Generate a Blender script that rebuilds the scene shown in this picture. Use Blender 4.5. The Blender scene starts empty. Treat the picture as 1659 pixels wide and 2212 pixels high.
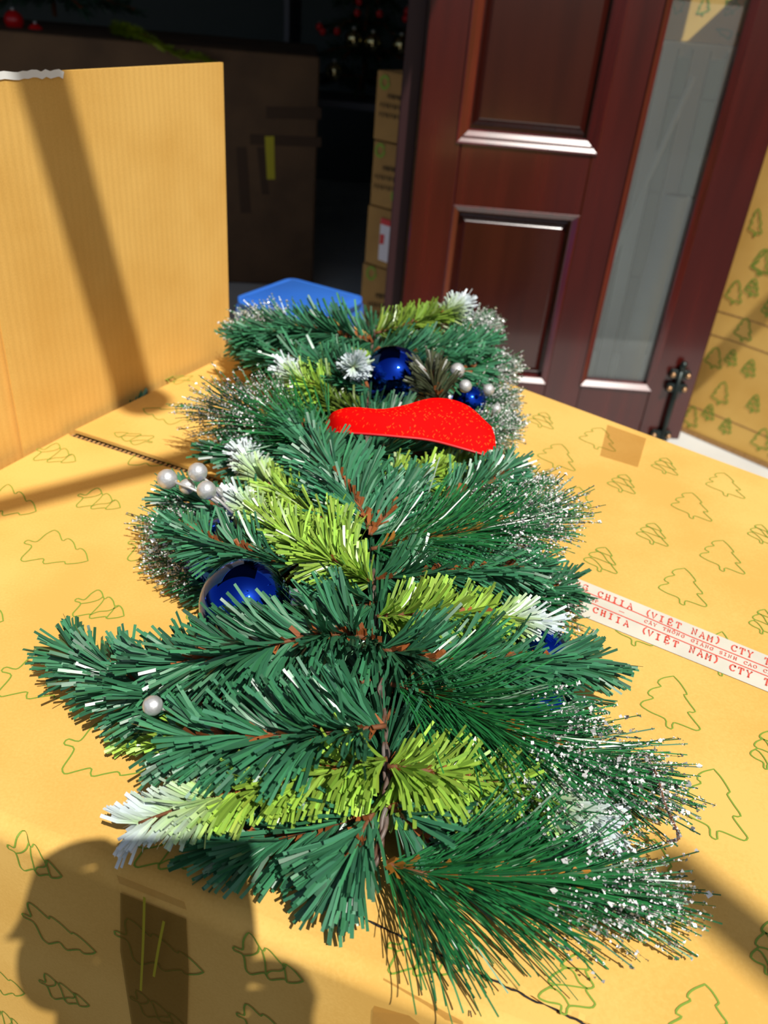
import bpy, bmesh, math, random
import numpy as np
from mathutils import Vector, Matrix

# ------------------------------------------------------------------ camera
W, H = 1659, 2212
F = 1750.0                       # focal length in pixels
CAM_H = 0.42                     # lens height above the carton top (z = 0)
FLOOR = -0.5
_dx, _dy = 570 - W / 2, 3860 - H / 2          # where plumb lines meet
_d = np.array([_dx, _dy, F]); _d /= np.linalg.norm(_d)
_up = -_d
_fw = np.array([0, 0, 1.0]) - _up[2] * _up; _fw /= np.linalg.norm(_fw)
_rt = np.cross(_d, _fw)
RM = np.array([_rt, _fw, _up])                # image axes -> world
CAMP = np.array([0, 0, CAM_H])

C = bpy.context.scene.collection
scn = bpy.context.scene
cd = bpy.data.cameras.new('camera'); cam = bpy.data.objects.new('camera', cd); C.objects.link(cam)
ax, ay, az = RM[:, 0], -RM[:, 1], -RM[:, 2]
cam.matrix_world = Matrix(((ax[0], ay[0], az[0], 0), (ax[1], ay[1], az[1], 0), (ax[2], ay[2], az[2], CAM_H), (0, 0, 0, 1)))
cd.sensor_fit = 'VERTICAL'; cd.sensor_height = 36; cd.sensor_width = 36 * W / H
cd.lens = F * 36 / H
cd.clip_start = 0.01
cd.dof.use_dof = True; cd.dof.focus_distance = 0.52; cd.dof.aperture_fstop = 9.0
scn.camera = cam

# ------------------------------------------------------------------ sky, sun, exposure
SUN_DIR = np.array([-0.2455, 0.4935, -0.8344])          # the way the light travels
w = bpy.data.worlds.new('sky'); scn.world = w; w.use_nodes = True
nt = w.node_tree; bg = nt.nodes['Background']
sk = nt.nodes.new('ShaderNodeTexSky'); sk.sky_type = 'NISHITA'; sk.sun_disc = False
sk.sun_elevation = math.radians(56.5); sk.sun_rotation = math.atan2(-SUN_DIR[0], -SUN_DIR[1])
sk.air_density = 1.0; sk.dust_density = 2.5; sk.ozone_density = 1.0
nt.links.new(sk.outputs[0], bg.inputs[0]); bg.inputs[1].default_value = 0.062
sl = bpy.data.lights.new('sun', 'SUN'); so = bpy.data.objects.new('sun', sl); C.objects.link(so)
sl.energy = 4.75; sl.angle = math.radians(0.53); sl.color = (1.0, 0.96, 0.89)
so.rotation_euler = Vector(SUN_DIR).to_track_quat('-Z', 'Y').to_euler(); so.location = (1, -2, 4)
scn.view_settings.view_transform = 'Standard'; scn.view_settings.look = 'None'
scn.view_settings.gamma = 1.0; scn.view_settings.use_curve_mapping = False
scn.view_settings.exposure = 0.08

# ------------------------------------------------------------------ helpers
rng = np.random.default_rng(7)
def ray(p):
    return RM @ np.array([p[0] - W / 2, p[1] - H / 2, F])
def at_z(px, py, z=0.0):
    r = ray((px, py)); return CAMP + (z - CAM_H) / r[2] * r
def at_plane(px, py, p0, n):
    r = ray((px, py)); return CAMP + (np.dot(np.asarray(p0) - CAMP, n) / np.dot(r, n)) * r
def at_y(px, py, y):
    return at_plane(px, py, (0, y, 0), np.array([0, 1.0, 0]))
def nrm(v):
    v = np.asarray(v, float); return v / (np.linalg.norm(v, axis=-1, keepdims=True) + 1e-12)

def srgb(r, g, b):
    f = lambda c: (c / 255 / 12.92) if c <= 10.31 else ((c / 255 + 0.055) / 1.055) ** 2.4
    return (f(r), f(g), f(b), 1)

def mat(name, color=(.5, .5, .5, 1), rough=.6, metal=0.0, **k):
    m = bpy.data.materials.new(name); m.use_nodes = True
    b = m.node_tree.nodes['Principled BSDF']
    b.inputs['Base Color'].default_value = color
    b.inputs['Roughness'].default_value = rough
    b.inputs['Metallic'].default_value = metal
    for n, v in k.items():
        b.inputs[n.replace('_', ' ')].default_value = v
    return m
def node(m, t): return m.node_tree.nodes.new(t)
def link(m, a, b): m.node_tree.links.new(a, b)
def bsdf(m): return m.node_tree.nodes['Principled BSDF']

def noisy(name, c1, c2, scale, rough=.7, bump=0.0, bscale=None, stretch=(1, 1, 1), **k):
    m = mat(name, c1, rough, **k)
    tc = node(m, 'ShaderNodeTexCoord'); mp = node(m, 'ShaderNodeMapping'); mp.inputs['Scale'].default_value = stretch
    nz = node(m, 'ShaderNodeTexNoise'); nz.inputs['Scale'].default_value = scale; nz.inputs['Detail'].default_value = 5
    cr = node(m, 'ShaderNodeValToRGB'); cr.color_ramp.elements[0].color = c1; cr.color_ramp.elements[1].color = c2
    cr.color_ramp.elements[0].position = .35; cr.color_ramp.elements[1].position = .68
    link(m, tc.outputs['Object'], mp.inputs[0]); link(m, mp.outputs[0], nz.inputs['Vector'])
    link(m, nz.outputs['Fac'], cr.inputs[0]); link(m, cr.outputs[0], bsdf(m).inputs['Base Color'])
    if bump:
        n2 = node(m, 'ShaderNodeTexNoise'); n2.inputs['Scale'].default_value = bscale or scale * 4
        bp = node(m, 'ShaderNodeBump'); bp.inputs['Strength'].default_value = bump; bp.inputs['Distance'].default_value = .002
        link(m, mp.outputs[0], n2.inputs['Vector']); link(m, n2.outputs['Fac'], bp.inputs['Height']); link(m, bp.outputs[0], bsdf(m).inputs['Normal'])
    return m

def cardboard(name, c1, c2, corrugate=None):
    """kraft board: fine fibre flecks, soft blotches, optional flute lines along one axis"""
    m = mat(name, c1, .75)
    b = bsdf(m); b.inputs['Specular IOR Level'].default_value = .25
    tc = node(m, 'ShaderNodeTexCoord')
    n1 = node(m, 'ShaderNodeTexNoise'); n1.inputs['Scale'].default_value = 9; n1.inputs['Detail'].default_value = 3
    n2 = node(m, 'ShaderNodeTexNoise'); n2.inputs['Scale'].default_value = 520; n2.inputs['Detail'].default_value = 2
    ad = node(m, 'ShaderNodeMath'); ad.operation = 'MULTIPLY_ADD'; ad.inputs[1].default_value = .45
    cr = node(m, 'ShaderNodeValToRGB'); cr.color_ramp.elements[0].color = c2; cr.color_ramp.elements[1].color = c1
    cr.color_ramp.elements[0].position = .55; cr.color_ramp.elements[1].position = .85
    for n in (n1, n2): link(m, tc.outputs['Object'], n.inputs['Vector'])
    link(m, n2.outputs['Fac'], ad.inputs[0]); link(m, n1.outputs['Fac'], ad.inputs[2])
    link(m, ad.outputs[0], cr.inputs[0]); link(m, cr.outputs[0], b.inputs['Base Color'])
    if corrugate:
        sep = node(m, 'ShaderNodeSeparateXYZ'); link(m, tc.outputs['Object'], sep.inputs[0])
        nz = node(m, 'ShaderNodeTexNoise'); nz.inputs['Scale'].default_value = 14
        link(m, tc.outputs['Object'], nz.inputs['Vector'])
        wob = node(m, 'ShaderNodeMath'); wob.operation = 'MULTIPLY_ADD'; wob.inputs[1].default_value = .004
        link(m, nz.outputs['Fac'], wob.inputs[0]); link(m, sep.outputs[corrugate[0]], wob.inputs[2])
        mu = node(m, 'ShaderNodeMath'); mu.operation = 'MULTIPLY'; mu.inputs[1].default_value = 2 * math.pi / corrugate[1]
        sn = node(m, 'ShaderNodeMath'); sn.operation = 'SINE'
        link(m, wob.outputs[0], mu.inputs[0]); link(m, mu.outputs[0], sn.inputs[0])
        pw = node(m, 'ShaderNodeMath'); pw.operation = 'MULTIPLY'; link(m, sn.outputs[0], pw.inputs[0]); link(m, n1.outputs['Fac'], pw.inputs[1])
        bp = node(m, 'ShaderNodeBump'); bp.inputs['Strength'].default_value = .34; bp.inputs['Distance'].default_value = .0004
        link(m, pw.outputs[0], bp.inputs['Height']); link(m, bp.outputs[0], b.inputs['Normal'])
    return m

def tag(o, label=None, cat=None, group=None, kind=None):
    if label: o['label'] = label
    if cat: o['category'] = cat
    if group: o['group'] = group
    if kind: o['kind'] = kind
    return o
def empty(name, loc=(0, 0, 0), rotz=0.0):
    o = bpy.data.objects.new(name, None); C.objects.link(o); o.location = loc; o.rotation_euler = (0, 0, rotz)
    o.empty_display_size = .02
    return o

def link_mesh(name, me, m, parent=None, smooth=False):
    """geometry is given in the parent's own frame"""
    o = bpy.data.objects.new(name, me); C.objects.link(o)
    if m is not None and not me.materials: me.materials.append(m)
    if smooth: me.polygons.foreach_set('use_smooth', [True] * len(me.polygons))
    if parent: o.parent = parent
    return o

def pyd(name, v, f, m, parent=None, smooth=False, weld=False):
    me = bpy.data.meshes.new(name); me.from_pydata([tuple(map(float, x)) for x in v], [], f); me.update()
    bm = bmesh.new(); bm.from_mesh(me)
    if weld: bmesh.ops.remove_doubles(bm, verts=bm.verts, dist=1e-6)
    bmesh.ops.recalc_face_normals(bm, faces=bm.faces); bm.to_mesh(me); bm.free()
    return link_mesh(name, me, m, parent, smooth)

def quads_mesh(name, verts, nq, per, pattern, cols=None):
    """fast mesh: nq items of per vertices each, pattern = list of quads in item-local indices"""
    me = bpy.data.meshes.new(name)
    pat = np.array(pattern); k = len(pat)
    idx = (np.arange(nq)[:, None, None] * per + pat[None]).reshape(-1)
    me.vertices.add(len(verts)); me.vertices.foreach_set('co', np.asarray(verts, np.float32).reshape(-1))
    me.loops.add(len(idx)); me.loops.foreach_set('vertex_index', idx.astype(np.int32))
    s = pat.shape[1]
    me.polygons.add(nq * k); me.polygons.foreach_set('loop_start', (np.arange(nq * k) * s).astype(np.int32))
    if cols is not None:
        a = me.color_attributes.new('Col', 'FLOAT_COLOR', 'POINT')
        a.data.foreach_set('color', np.concatenate([cols, np.ones((len(cols), 1))], 1).astype(np.float32).reshape(-1))
    me.update(calc_edges=True); me.validate()
    return me

def box_bm(bm, lo, hi, bevel=0.0, seg=2, mx=None):
    r = bmesh.ops.create_cube(bm, size=1.0)
    lo, hi = Vector(lo), Vector(hi)
    for v in r['verts']:
        v.co = Vector((lo[i] + (v.co[i] + .5) * (hi[i] - lo[i]) for i in range(3)))
    vs = r['verts']
    if bevel:
        es = list({e for v in vs for e in v.link_edges})
        g = bmesh.ops.bevel(bm, geom=es, offset=bevel, segments=seg, affect='EDGES', profile=.5)
        vs = list({v for f in g['faces'] for v in f.verts} | {v for v in vs if v.is_valid})
    if mx is not None:
        for v in vs: v.co = mx @ v.co
    return vs
def obj(name, bm, m, parent=None, smooth=False):
    me = bpy.data.meshes.new(name); bm.to_mesh(me); bm.free()
    return link_mesh(name, me, m, parent, smooth)
def box(name, lo, hi, m, parent=None, bevel=0.0, seg=2):
    bm = bmesh.new(); box_bm(bm, lo, hi, bevel, seg); return obj(name, bm, m, parent)

def tube_arrays(path, rad, n=8, closed_ends=True):
    P = np.asarray(path, float); N = len(P)
    rad = np.full(N, rad) if np.isscalar(rad) else np.asarray(rad)
    T = nrm(np.gradient(P, axis=0))
    ref = np.array([0, 0, 1.0]) if abs(T[0][2]) < .9 else np.array([1.0, 0, 0])
    a = nrm(np.cross(T[0], ref)); V = []
    for i in range(N):
        a = nrm(a - np.dot(a, T[i]) * T[i]); b = np.cross(T[i], a)
        for k in range(n):
            t = 2 * math.pi * k / n
            V.append(P[i] + rad[i] * (math.cos(t) * a + math.sin(t) * b))
    Fc = [(i * n + k, i * n + (k + 1) % n, (i + 1) * n + (k + 1) % n, (i + 1) * n + k) for i in range(N - 1) for k in range(n)]
    if closed_ends:
        Fc += [tuple(range(n - 1, -1, -1)), tuple((N - 1) * n + k for k in range(n))]
    return V, Fc
def tube(name, path, rad, m, parent=None, n=8):
    v, f = tube_arrays(path, rad, n); return pyd(name, v, f, m, parent, True)

def smooth_path(pts, n=24):
    P = np.asarray(pts, float)
    if len(P) == 2: return P[0] + (P[1] - P[0]) * np.linspace(0, 1, n)[:, None]
    t = np.concatenate([[0], np.cumsum(np.linalg.norm(np.diff(P, axis=0), axis=1))]); t /= t[-1]
    # Catmull-Rom through the points
    Q = np.vstack([2 * P[0] - P[1], P, 2 * P[-1] - P[-2]])
    out = []
    for u in np.linspace(0, 1, n):
        i = min(np.searchsorted(t, u, side='right') - 1, len(P) - 2); s = (u - t[i]) / (t[i + 1] - t[i])
        p0, p1, p2, p3 = Q[i:i + 4]
        out.append(.5 * (2 * p1 + (p2 - p0) * s + (2 * p0 - 5 * p1 + 4 * p2 - p3) * s * s + (3 * p1 - p0 - 3 * p2 + p3) * s ** 3))
    return np.array(out)

class Ribbons:
    """flat strokes of ink lying on a surface, gathered into one mesh"""
    def __init__(s): s.v, s.f = [], []
    def add(s, pts, width, normal, closed=False):
        P = np.asarray(pts, float); N = len(P)
        if closed: T = nrm(np.roll(P, -1, 0) - np.roll(P, 1, 0))
        else: T = nrm(np.gradient(P, axis=0))
        side = nrm(np.cross(T, normal)) * width / 2
        b = len(s.v)
        for i in range(N): s.v += [P[i] - side[i], P[i] + side[i]]
        for i in range(N if closed else N - 1):
            j = (i + 1) % N
            s.f.append((b + 2 * i, b + 2 * i + 1, b + 2 * j + 1, b + 2 * j))
    def build(s, name, m, parent=None):
        me = bpy.data.meshes.new(name); me.from_pydata([tuple(map(float, x)) for x in s.v], [], s.f); me.update()
        return link_mesh(name, me, m, parent)

# ------------------------------------------------------------------ materials
M = {}
M['board'] = cardboard('kraft_board', srgb(226, 182, 98), srgb(215, 168, 84))
M['board_flute'] = cardboard('kraft_board_fluted', srgb(225, 180, 97), srgb(214, 166, 83), corrugate=(0, .0085))
M['board_edge'] = noisy('kraft_cut_edge', srgb(196, 150, 90), srgb(120, 84, 44), 420, .9)
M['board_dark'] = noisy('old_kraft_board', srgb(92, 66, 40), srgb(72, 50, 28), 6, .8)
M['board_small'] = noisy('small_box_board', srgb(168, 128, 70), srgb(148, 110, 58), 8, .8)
M['ink_green'] = mat('green_ink', srgb(122, 150, 48), .7)
M['ink_dark'] = mat('dark_ink', srgb(62, 48, 26), .8)
M['ink_red'] = mat('red_ink', srgb(226, 84, 68), .6)
M['tape_paper'] = noisy('printed_tape', srgb(216, 210, 192), srgb(204, 198, 182), 30, .45)
def clear_tape(name, col, a):
    m = mat(name, col, .22); bsdf(m).inputs['Alpha'].default_value = a
    return m
M['tape_clear'] = clear_tape('clear_brown_tape', srgb(176, 120, 44), .35)
M['tape_front'] = clear_tape('brown_parcel_tape', srgb(128, 96, 26), .62); bsdf(M['tape_front']).inputs['Roughness'].default_value = .6; bsdf(M['tape_front']).inputs['Specular IOR Level'].default_value = .15
M['wood'] = noisy('red_varnished_wood', srgb(70, 17, 13), srgb(55, 12, 10), 2.0, .26, stretch=(14, 14, 1.0), Coat_Weight=.6, Coat_Roughness=.12)
M['jamb'] = mat('dark_maroon_paint', srgb(44, 15, 17), .5)
M['wood_trim'] = noisy('glossy_red_moulding', srgb(92, 24, 20), srgb(66, 14, 12), 3.0, .2, stretch=(14, 14, 1.2), Coat_Weight=1.0, Coat_Roughness=.22)
M['wood_panel'] = noisy('brown_varnished_wood', srgb(56, 18, 11), srgb(45, 12, 8), 2.0, .22, stretch=(12, 12, 1), Coat_Weight=.7, Coat_Roughness=.1)
M['iron'] = mat('dark_green_metal', srgb(34, 44, 42), .35, .6)
M['brass'] = mat('worn_brass', srgb(190, 150, 110), .3, .9)
M['white_tile'] = noisy('white_wall_tile', srgb(150, 158, 154), srgb(134, 143, 139), 5, .25)
M['grout'] = mat('grey_grout', srgb(130, 134, 130), .9)
M['white_board'] = noisy('white_plastic_board', srgb(240, 242, 240), srgb(230, 233, 231), 4, .4)
M['roll'] = noisy('pale_plastic_film', srgb(232, 238, 242), srgb(216, 224, 228), 8, .3)
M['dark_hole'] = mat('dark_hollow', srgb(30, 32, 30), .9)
M['floor'] = noisy('pale_floor_tile', srgb(206, 208, 204), srgb(190, 192, 190), 4, .35)
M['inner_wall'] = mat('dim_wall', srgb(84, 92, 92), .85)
M['awning_ceiling'] = mat('dim_ceiling', srgb(70, 70, 70), .9)
M['shelf'] = mat('grey_shelf', srgb(96, 96, 104), .5)
M['stool'] = noisy('blue_plastic', srgb(52, 110, 200), srgb(44, 98, 188), 6, .35)
M['stem'] = mat('brown_stem', srgb(110, 66, 36), .7)
M['wire'] = noisy('twisted_wire', srgb(112, 104, 98), srgb(92, 56, 34), 90, .5)
M['blue_glass'] = mat('blue_mirror_bauble', (.012, .07, .62, 1), .035, 1.0)
M['silver'] = noisy('silver_bauble', srgb(222, 222, 220), srgb(196, 196, 194), 160, .42, bump=.3, bscale=220, metal=.6)
M['silver_stem'] = mat('silver_stem', srgb(190, 188, 184), .45, .3)
M['gold'] = mat('gold_bauble', (.75, .62, .3, 1), .16, 1.0)
M['red_berry'] = mat('red_berry', srgb(210, 20, 24), .2)
M['yellow_label'] = mat('yellow_label', srgb(170, 160, 16), .7)
M['brown_tape'] = mat('brown_tape', srgb(62, 42, 24), .85)
M['white_label'] = mat('white_label', srgb(215, 210, 220), .5)
M['red_label'] = mat('red_label', srgb(200, 40, 44), .5)
M['metal_pole'] = mat('painted_pole', srgb(120, 124, 128), .4, .4)

def attr_mat(name, rough, spec=.5, trans=0.0):
    m = mat(name, (1, 1, 1, 1), rough); b = bsdf(m); b.inputs['Specular IOR Level'].default_value = spec
    a = node(m, 'ShaderNodeVertexColor'); a.layer_name = 'Col'
    link(m, a.outputs[0], b.inputs['Base Color'])
    if trans:
        t = node(m, 'ShaderNodeBsdfTranslucent'); mx = node(m, 'ShaderNodeMixShader'); mx.inputs[0].default_value = trans
        link(m, a.outputs[0], t.inputs[0]); link(m, b.outputs[0], mx.inputs[1]); link(m, t.outputs[0], mx.inputs[2])
        link(m, mx.outputs[0], m.node_tree.nodes['Material Output'].inputs[0])
    return m
M['needle'] = attr_mat('pvc_needles', .32, .55, .12)
M['fine_needle'] = attr_mat('fine_pine_needles', .28, .5, .1)
M['wrap'] = attr_mat('brown_wrap', .6, .3)
gm = attr_mat('silver_glitter', .25, .8); bsdf(gm).inputs['Metallic'].default_value = .2; M['glitter'] = gm
# woven glitter ribbon
m = mat('red_glitter_ribbon', (.78, .002, .002, 1), .75); bsdf(m).inputs['Specular IOR Level'].default_value = .06
tc = node(m, 'ShaderNodeTexCoord'); mxx = node(m, 'ShaderNodeMath'); mxx.operation = 'MINIMUM'
for i_, ro in enumerate((.75, -.75)):
    mp = node(m, 'ShaderNodeMapping'); mp.inputs['Rotation'].default_value = (0, 0, ro); mp2 = node(m, 'ShaderNodeMapping'); mp2.inputs['Scale'].default_value = (170, 520, 90)
    vo = node(m, 'ShaderNodeTexVoronoi'); vo.inputs['Scale'].default_value = 1.0; vo.inputs['Randomness'].default_value = .75
    link(m, tc.outputs['Object'], mp.inputs[0]); link(m, mp.outputs[0], mp2.inputs[0]); link(m, mp2.outputs[0], vo.inputs['Vector']); link(m, vo.outputs['Distance'], mxx.inputs[i_])
cr = node(m, 'ShaderNodeValToRGB'); cr.color_ramp.elements[0].color = (.85, .075, .010, 1); cr.color_ramp.elements[1].color = (.72, .0015, .0015, 1)
cr.color_ramp.elements[0].position = .13; cr.color_ramp.elements[1].position = .22
link(m, mxx.outputs[0], cr.inputs[0]); link(m, cr.outputs[0], bsdf(m).inputs['Base Color'])
M['ribbon'] = m
M['ribbon_back'] = mat('shaded_red_back', srgb(92, 16, 28), .6)  # dark red painted in for the shadow inside the arch
# window glass
m = bpy.data.materials.new('window_glass'); m.use_nodes = True; n_ = m.node_tree.nodes; n_.clear()
out = n_.new('ShaderNodeOutputMaterial'); tr = n_.new('ShaderNodeBsdfTransparent'); gl = n_.new('ShaderNodeBsdfGlossy'); mx = n_.new('ShaderNodeMixShader'); fr = n_.new('ShaderNodeFresnel')
tr.inputs[0].default_value = (.88, .93, .92, 1); gl.inputs['Roughness'].default_value = .02; fr.inputs[0].default_value = 1.5
m.node_tree.links.new(fr.outputs[0], mx.inputs[0]); m.node_tree.links.new(tr.outputs[0], mx.inputs[1]); m.node_tree.links.new(gl.outputs[0], mx.inputs[2]); du = n_.new('ShaderNodeBsdfDiffuse'); du.inputs[0].default_value = (.74, .80, .78, 1); m2 = n_.new('ShaderNodeMixShader'); m2.inputs[0].default_value = .10   # pale diffuse veil painted in for reflected haze on the pane
m.node_tree.links.new(mx.outputs[0], m2.inputs[1]); m.node_tree.links.new(du.outputs[0], m2.inputs[2]); m.node_tree.links.new(m2.outputs[0], out.inputs[0])
M['glass'] = m

# ------------------------------------------------------------------ the setting
tag(box('floor', (-4, 1.25, FLOOR - .1), (4, 5.2, FLOOR), M['floor']), kind='structure')
tag(box('pavement', (-4, -3.5, FLOOR - .1), (4, 1.25, FLOOR - .002), noisy('low_bounce_pavement', srgb(62, 60, 57), srgb(50, 48, 46), 30, .9)), kind='structure')  # unseen ground, kept dark to cut bounce light on the carton front
DP = at_z(1450, 948, FLOOR)                     # foot of the door's right stile
DX, DY = DP[0], DP[1]
WALL_Y = DY + .62                               # white tiled front wall behind the opened door
JX = DX - .80                                   # jamb of the shop opening
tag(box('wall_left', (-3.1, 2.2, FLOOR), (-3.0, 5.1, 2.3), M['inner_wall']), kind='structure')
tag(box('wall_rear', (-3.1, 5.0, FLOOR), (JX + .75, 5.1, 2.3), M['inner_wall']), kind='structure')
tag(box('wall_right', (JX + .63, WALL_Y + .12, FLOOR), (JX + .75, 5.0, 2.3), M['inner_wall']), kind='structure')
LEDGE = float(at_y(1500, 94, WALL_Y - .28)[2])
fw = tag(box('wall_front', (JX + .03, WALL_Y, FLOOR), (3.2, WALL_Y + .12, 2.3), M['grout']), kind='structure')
tag(box('awning_ceiling', (-3.1, .92, 1.55), (.34, WALL_Y + .1, 1.65), M['awning_ceiling']), kind='structure'); tag(box('ceiling_shop', (-3.1, WALL_Y + .1, 1.55), (JX + .75, 5.1, 1.65), M['awning_ceiling']), kind='structure')  # first slab is an unseen awning, placed to shade the shop opening
# tiles of the front wall, seen through the door glass
t0 = None
for iy in range(5):
    for ix in range(3):
        x0, z0 = DX - .42 + ix * .30, FLOOR + .003 + iy * .25
        if t0 is None:
            t0 = box('tile', (0, -.008, 0), (.296, 0, .246), M['white_tile'], None, .0015, 1); t = t0
        else:
            t = t0.copy(); C.objects.link(t)
        t.parent = fw; t.location = (x0, WALL_Y, z0)
tag(box('trim_1', (DX - .42, WALL_Y - .30, LEDGE - .03), (DX + .4, WALL_Y - .009, LEDGE), M['white_board'], None, .003), kind='structure')
# post of the door frame, left of the leaf
tag(box('trim_2', (DX - .785, DY + .03, FLOOR), (DX - .742, DY + .11, 1.5), M['jamb'], None, .004), kind='structure')

# ------------------------------------------------------------------ door leaf
door = empty('door_1', (DX, DY, FLOOR), math.radians(2)); tag(door, kind='structure')
TH = .045
def dbox(name, s0, s1, z0, z1, y0, y1, m, bev=.003, parent=door):
    return box(name, (s0, y0, z0 - FLOOR), (s1, y1, z1 - FLOOR), m, parent, bev)
ZT = 1.45
S_L, S_R = -.740, .020
PL, PR, GL, GR = -.645, -.357, -.268, -.090
zU0, zL1, zL0, zG0 = .182, .034, -.372, -.366
dbox('stile', S_L, PL, FLOOR, ZT, 0, TH, M['wood'])
dbox('stile', PR, GL, FLOOR, ZT, 0, TH, M['wood'])
dbox('stile', GR, S_R, FLOOR, ZT, 0, TH, M['wood'])
dbox('rail', PL, PR, FLOOR + .004, zL0, 0.001, TH, M['wood'])
dbox('rail', GL, GR, FLOOR + .004, zG0, 0.001, TH, M['wood'])
dbox('rail', PL, PR, zL1, zU0, 0.001, TH, M['wood'])
dbox('rail', PL, PR, 1.3, ZT, 0.001, TH, M['wood'])
dbox('rail', GL, GR, .50, ZT, 0.001, TH, M['wood'])  # unseen upper rail, added to keep sun off the boards behind
def raised_panel(s0, s1, z0, z1, mg):
    a0, a1, b0, b1 = s0, s1, z0 - FLOOR, z1 - FLOOR
    V, Fc = [], []
    prof = [(0, .026), (mg * .55, .026), (mg * .6, .0255), (mg - .002, .0255 - mg * .4 * .58), (mg, .0253 - mg * .4 * .62), (mg + .003, .0253 - mg * .4 * .62)]
    for i, y in prof: V += [(a0 + i, y, b0 + i), (a1 - i, y, b0 + i), (a1 - i, y, b1 - i), (a0 + i, y, b1 - i)]
    for k in range(len(prof) - 1):
        for j in range(4): Fc.append((4 * k + j, 4 * k + (j + 1) % 4, 4 * k + 4 + (j + 1) % 4, 4 * k + 4 + j))
    e = 4 * (len(prof) - 1); Fc.append((e, e + 1, e + 2, e + 3)); Fc.append((3, 2, 1, 0))
    pyd('panel', V, Fc, M['wood_panel'], door)
raised_panel(PL, PR, zU0, 1.3, .035); raised_panel(PL, PR, zL0, zL1, .034)
def moulding(s0, s1, z0, z1, wd, hgt, name='moulding'):
    """rounded frame around a panel or a pane, proud of the stiles"""
    b0, b1 = z0 - FLOOR, z1 - FLOOR
    V, Fc = [], []
    prof = [(0, .004), (0, -hgt * .35), (wd * .06, -hgt * .6), (wd * .16, -hgt * .5), (wd * .9, -hgt * .5 + wd * .55), (wd, -hgt * .5 + wd * .66), (wd, .026)]
    n = len(prof) - 1
    for i, y in prof: V += [(s0 + i, y, b0 + i), (s1 - i, y, b0 + i), (s1 - i, y, b1 - i), (s0 + i, y, b1 - i)]
    for k in range(n):
        for j in range(4): Fc.append((4 * k + j, 4 * k + (j + 1) % 4, 4 * k + 4 + (j + 1) % 4, 4 * k + 4 + j))
    pyd(name, V, Fc, M['wood_trim'], door)
moulding(PL - .012, PR + .012, zU0 - .016, 1.312, .028, .008)
moulding(PL, PR, zL0 - .004, zL1 + .004, .014, .003)
moulding(GL - .004, GR + .004, zG0 - .006, .504, .016, .008)
dbox('pane', GL, GR, zG0, .50, .020, .025, M['glass'], 0)
# tower bolt on the right stile
bolt = empty('bolt', (0, 0, 0)); bolt.parent = door; bolt['label'] = 'dark metal tower bolt with brass screws'
def dpt(px, py, y=0.0):
    c, s = math.cos(math.radians(2)), math.sin(math.radians(2))
    p = at_plane(px, py, (DX, DY - .008, 0), np.array([-s, c, 0])) - np.array([DX, DY, FLOOR])
    return np.array([c * p[0] + s * p[1], y, p[2]])
a, b = dpt(1470, 800, -.014), dpt(1428, 945, -.014)
tube('rod', [a, a + (b - a) * .5, b], .0065, M['iron'], bolt, 10)
k0 = dpt(1478, 780, -.014); tube('knob', [a, (a + k0) / 2, k0], [.006, .009, .007], M['iron'], bolt, 10)
for (px, py) in ((1468, 808), (1460, 837), (1426, 938)):
    q = dpt(px, py, -.009)
    bm = bmesh.new(); box_bm(bm, q + [-.026, -.007, -.012], q + [.026, .009, .012], .005, 2); obj('bracket', bm, M['iron'], bolt)
    for sx in (-1, 1):
        bm = bmesh.new(); bmesh.ops.create_uvsphere(bm, u_segments=10, v_segments=6, radius=.0065, matrix=Matrix.Translation(Vector(q + [sx * .019, -.009, 0])))
        obj('screw', bm, M['brass'], bolt, True)

# ------------------------------------------------------------------ printed carton under the tree
carton = empty('cardboard_carton', (0.0, .62, FLOOR))
tag(carton, 'large kraft cardboard carton printed with green tree outlines, the christmas tree lies on it', 'carton')
OFF = np.array([0.0, .62, FLOOR])
def G(p): return np.asarray(p, float) - OFF
f0, f1 = at_z(114, 1844)[:2], at_z(900, 2166)[:2]
fd = nrm(f1 - f0); fn = np.array([fd[1], -fd[0]])          # along the front fold; outward normal
if fn[1] > 0: fn = -fn
def X2(p, d, q, e):
    t = np.linalg.solve(np.array([d, -e]).T, q - p); return p + t[0] * d
lc, l0 = at_z(150, 934)[:2], at_z(0, 1015)[:2]
ld = nrm(l0 - lc)
CFL = X2(f0, fd, lc, ld)                                    # front left corner
FL_B = at_z(500, 767)[:2]; FR_B = at_z(1090, 830)[:2]; FR_E = at_z(1659, 1040)[:2]
fe = nrm(FR_E - FR_B)
BACK = X2(FL_B, nrm(FL_B - lc), FR_B, fe)                   # hidden far corner
RIGHT_D = nrm(BACK - FL_B)
sd = nrm(at_z(400, 1020)[:2] - at_z(155, 940)[:2])
CR_F = f0 + fd * .78                                        # front right corner (outside the frame)
CR_B = FR_B + fe * .55
def plate(name, poly, z1, th, m, label=None):
    poly = [np.asarray(p, float) for p in poly]; n = len(poly)
    V = [(p[0], p[1], z1) for p in poly] + [(p[0], p[1], z1 - th) for p in poly]
    Fc = [tuple(range(n)), tuple(range(2 * n - 1, n - 1, -1))] + [(i, n + i, n + (i + 1) % n, (i + 1) % n) for i in range(n)]
    o = pyd(name, [G(v) for v in V], Fc, m, carton)
    if label: o['label'] = label
    return o
def zt(px, py, z=0.0): return at_z(px, py, z)[:2]
R_EDGE = .012                                               # radius of the front fold
fin = -fn * R_EDGE
tape_mid_L, tape_mid_R = zt(1232, 1290), zt(1659, 1455)
td = nrm(tape_mid_R - tape_mid_L)
seam_end = zt(1150, 1258)
TAPE_FAR = tape_mid_L + td * .62
gap = .0018
sn = np.array([-sd[1], sd[0]])
tn = np.array([-td[1], td[0]])
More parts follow.
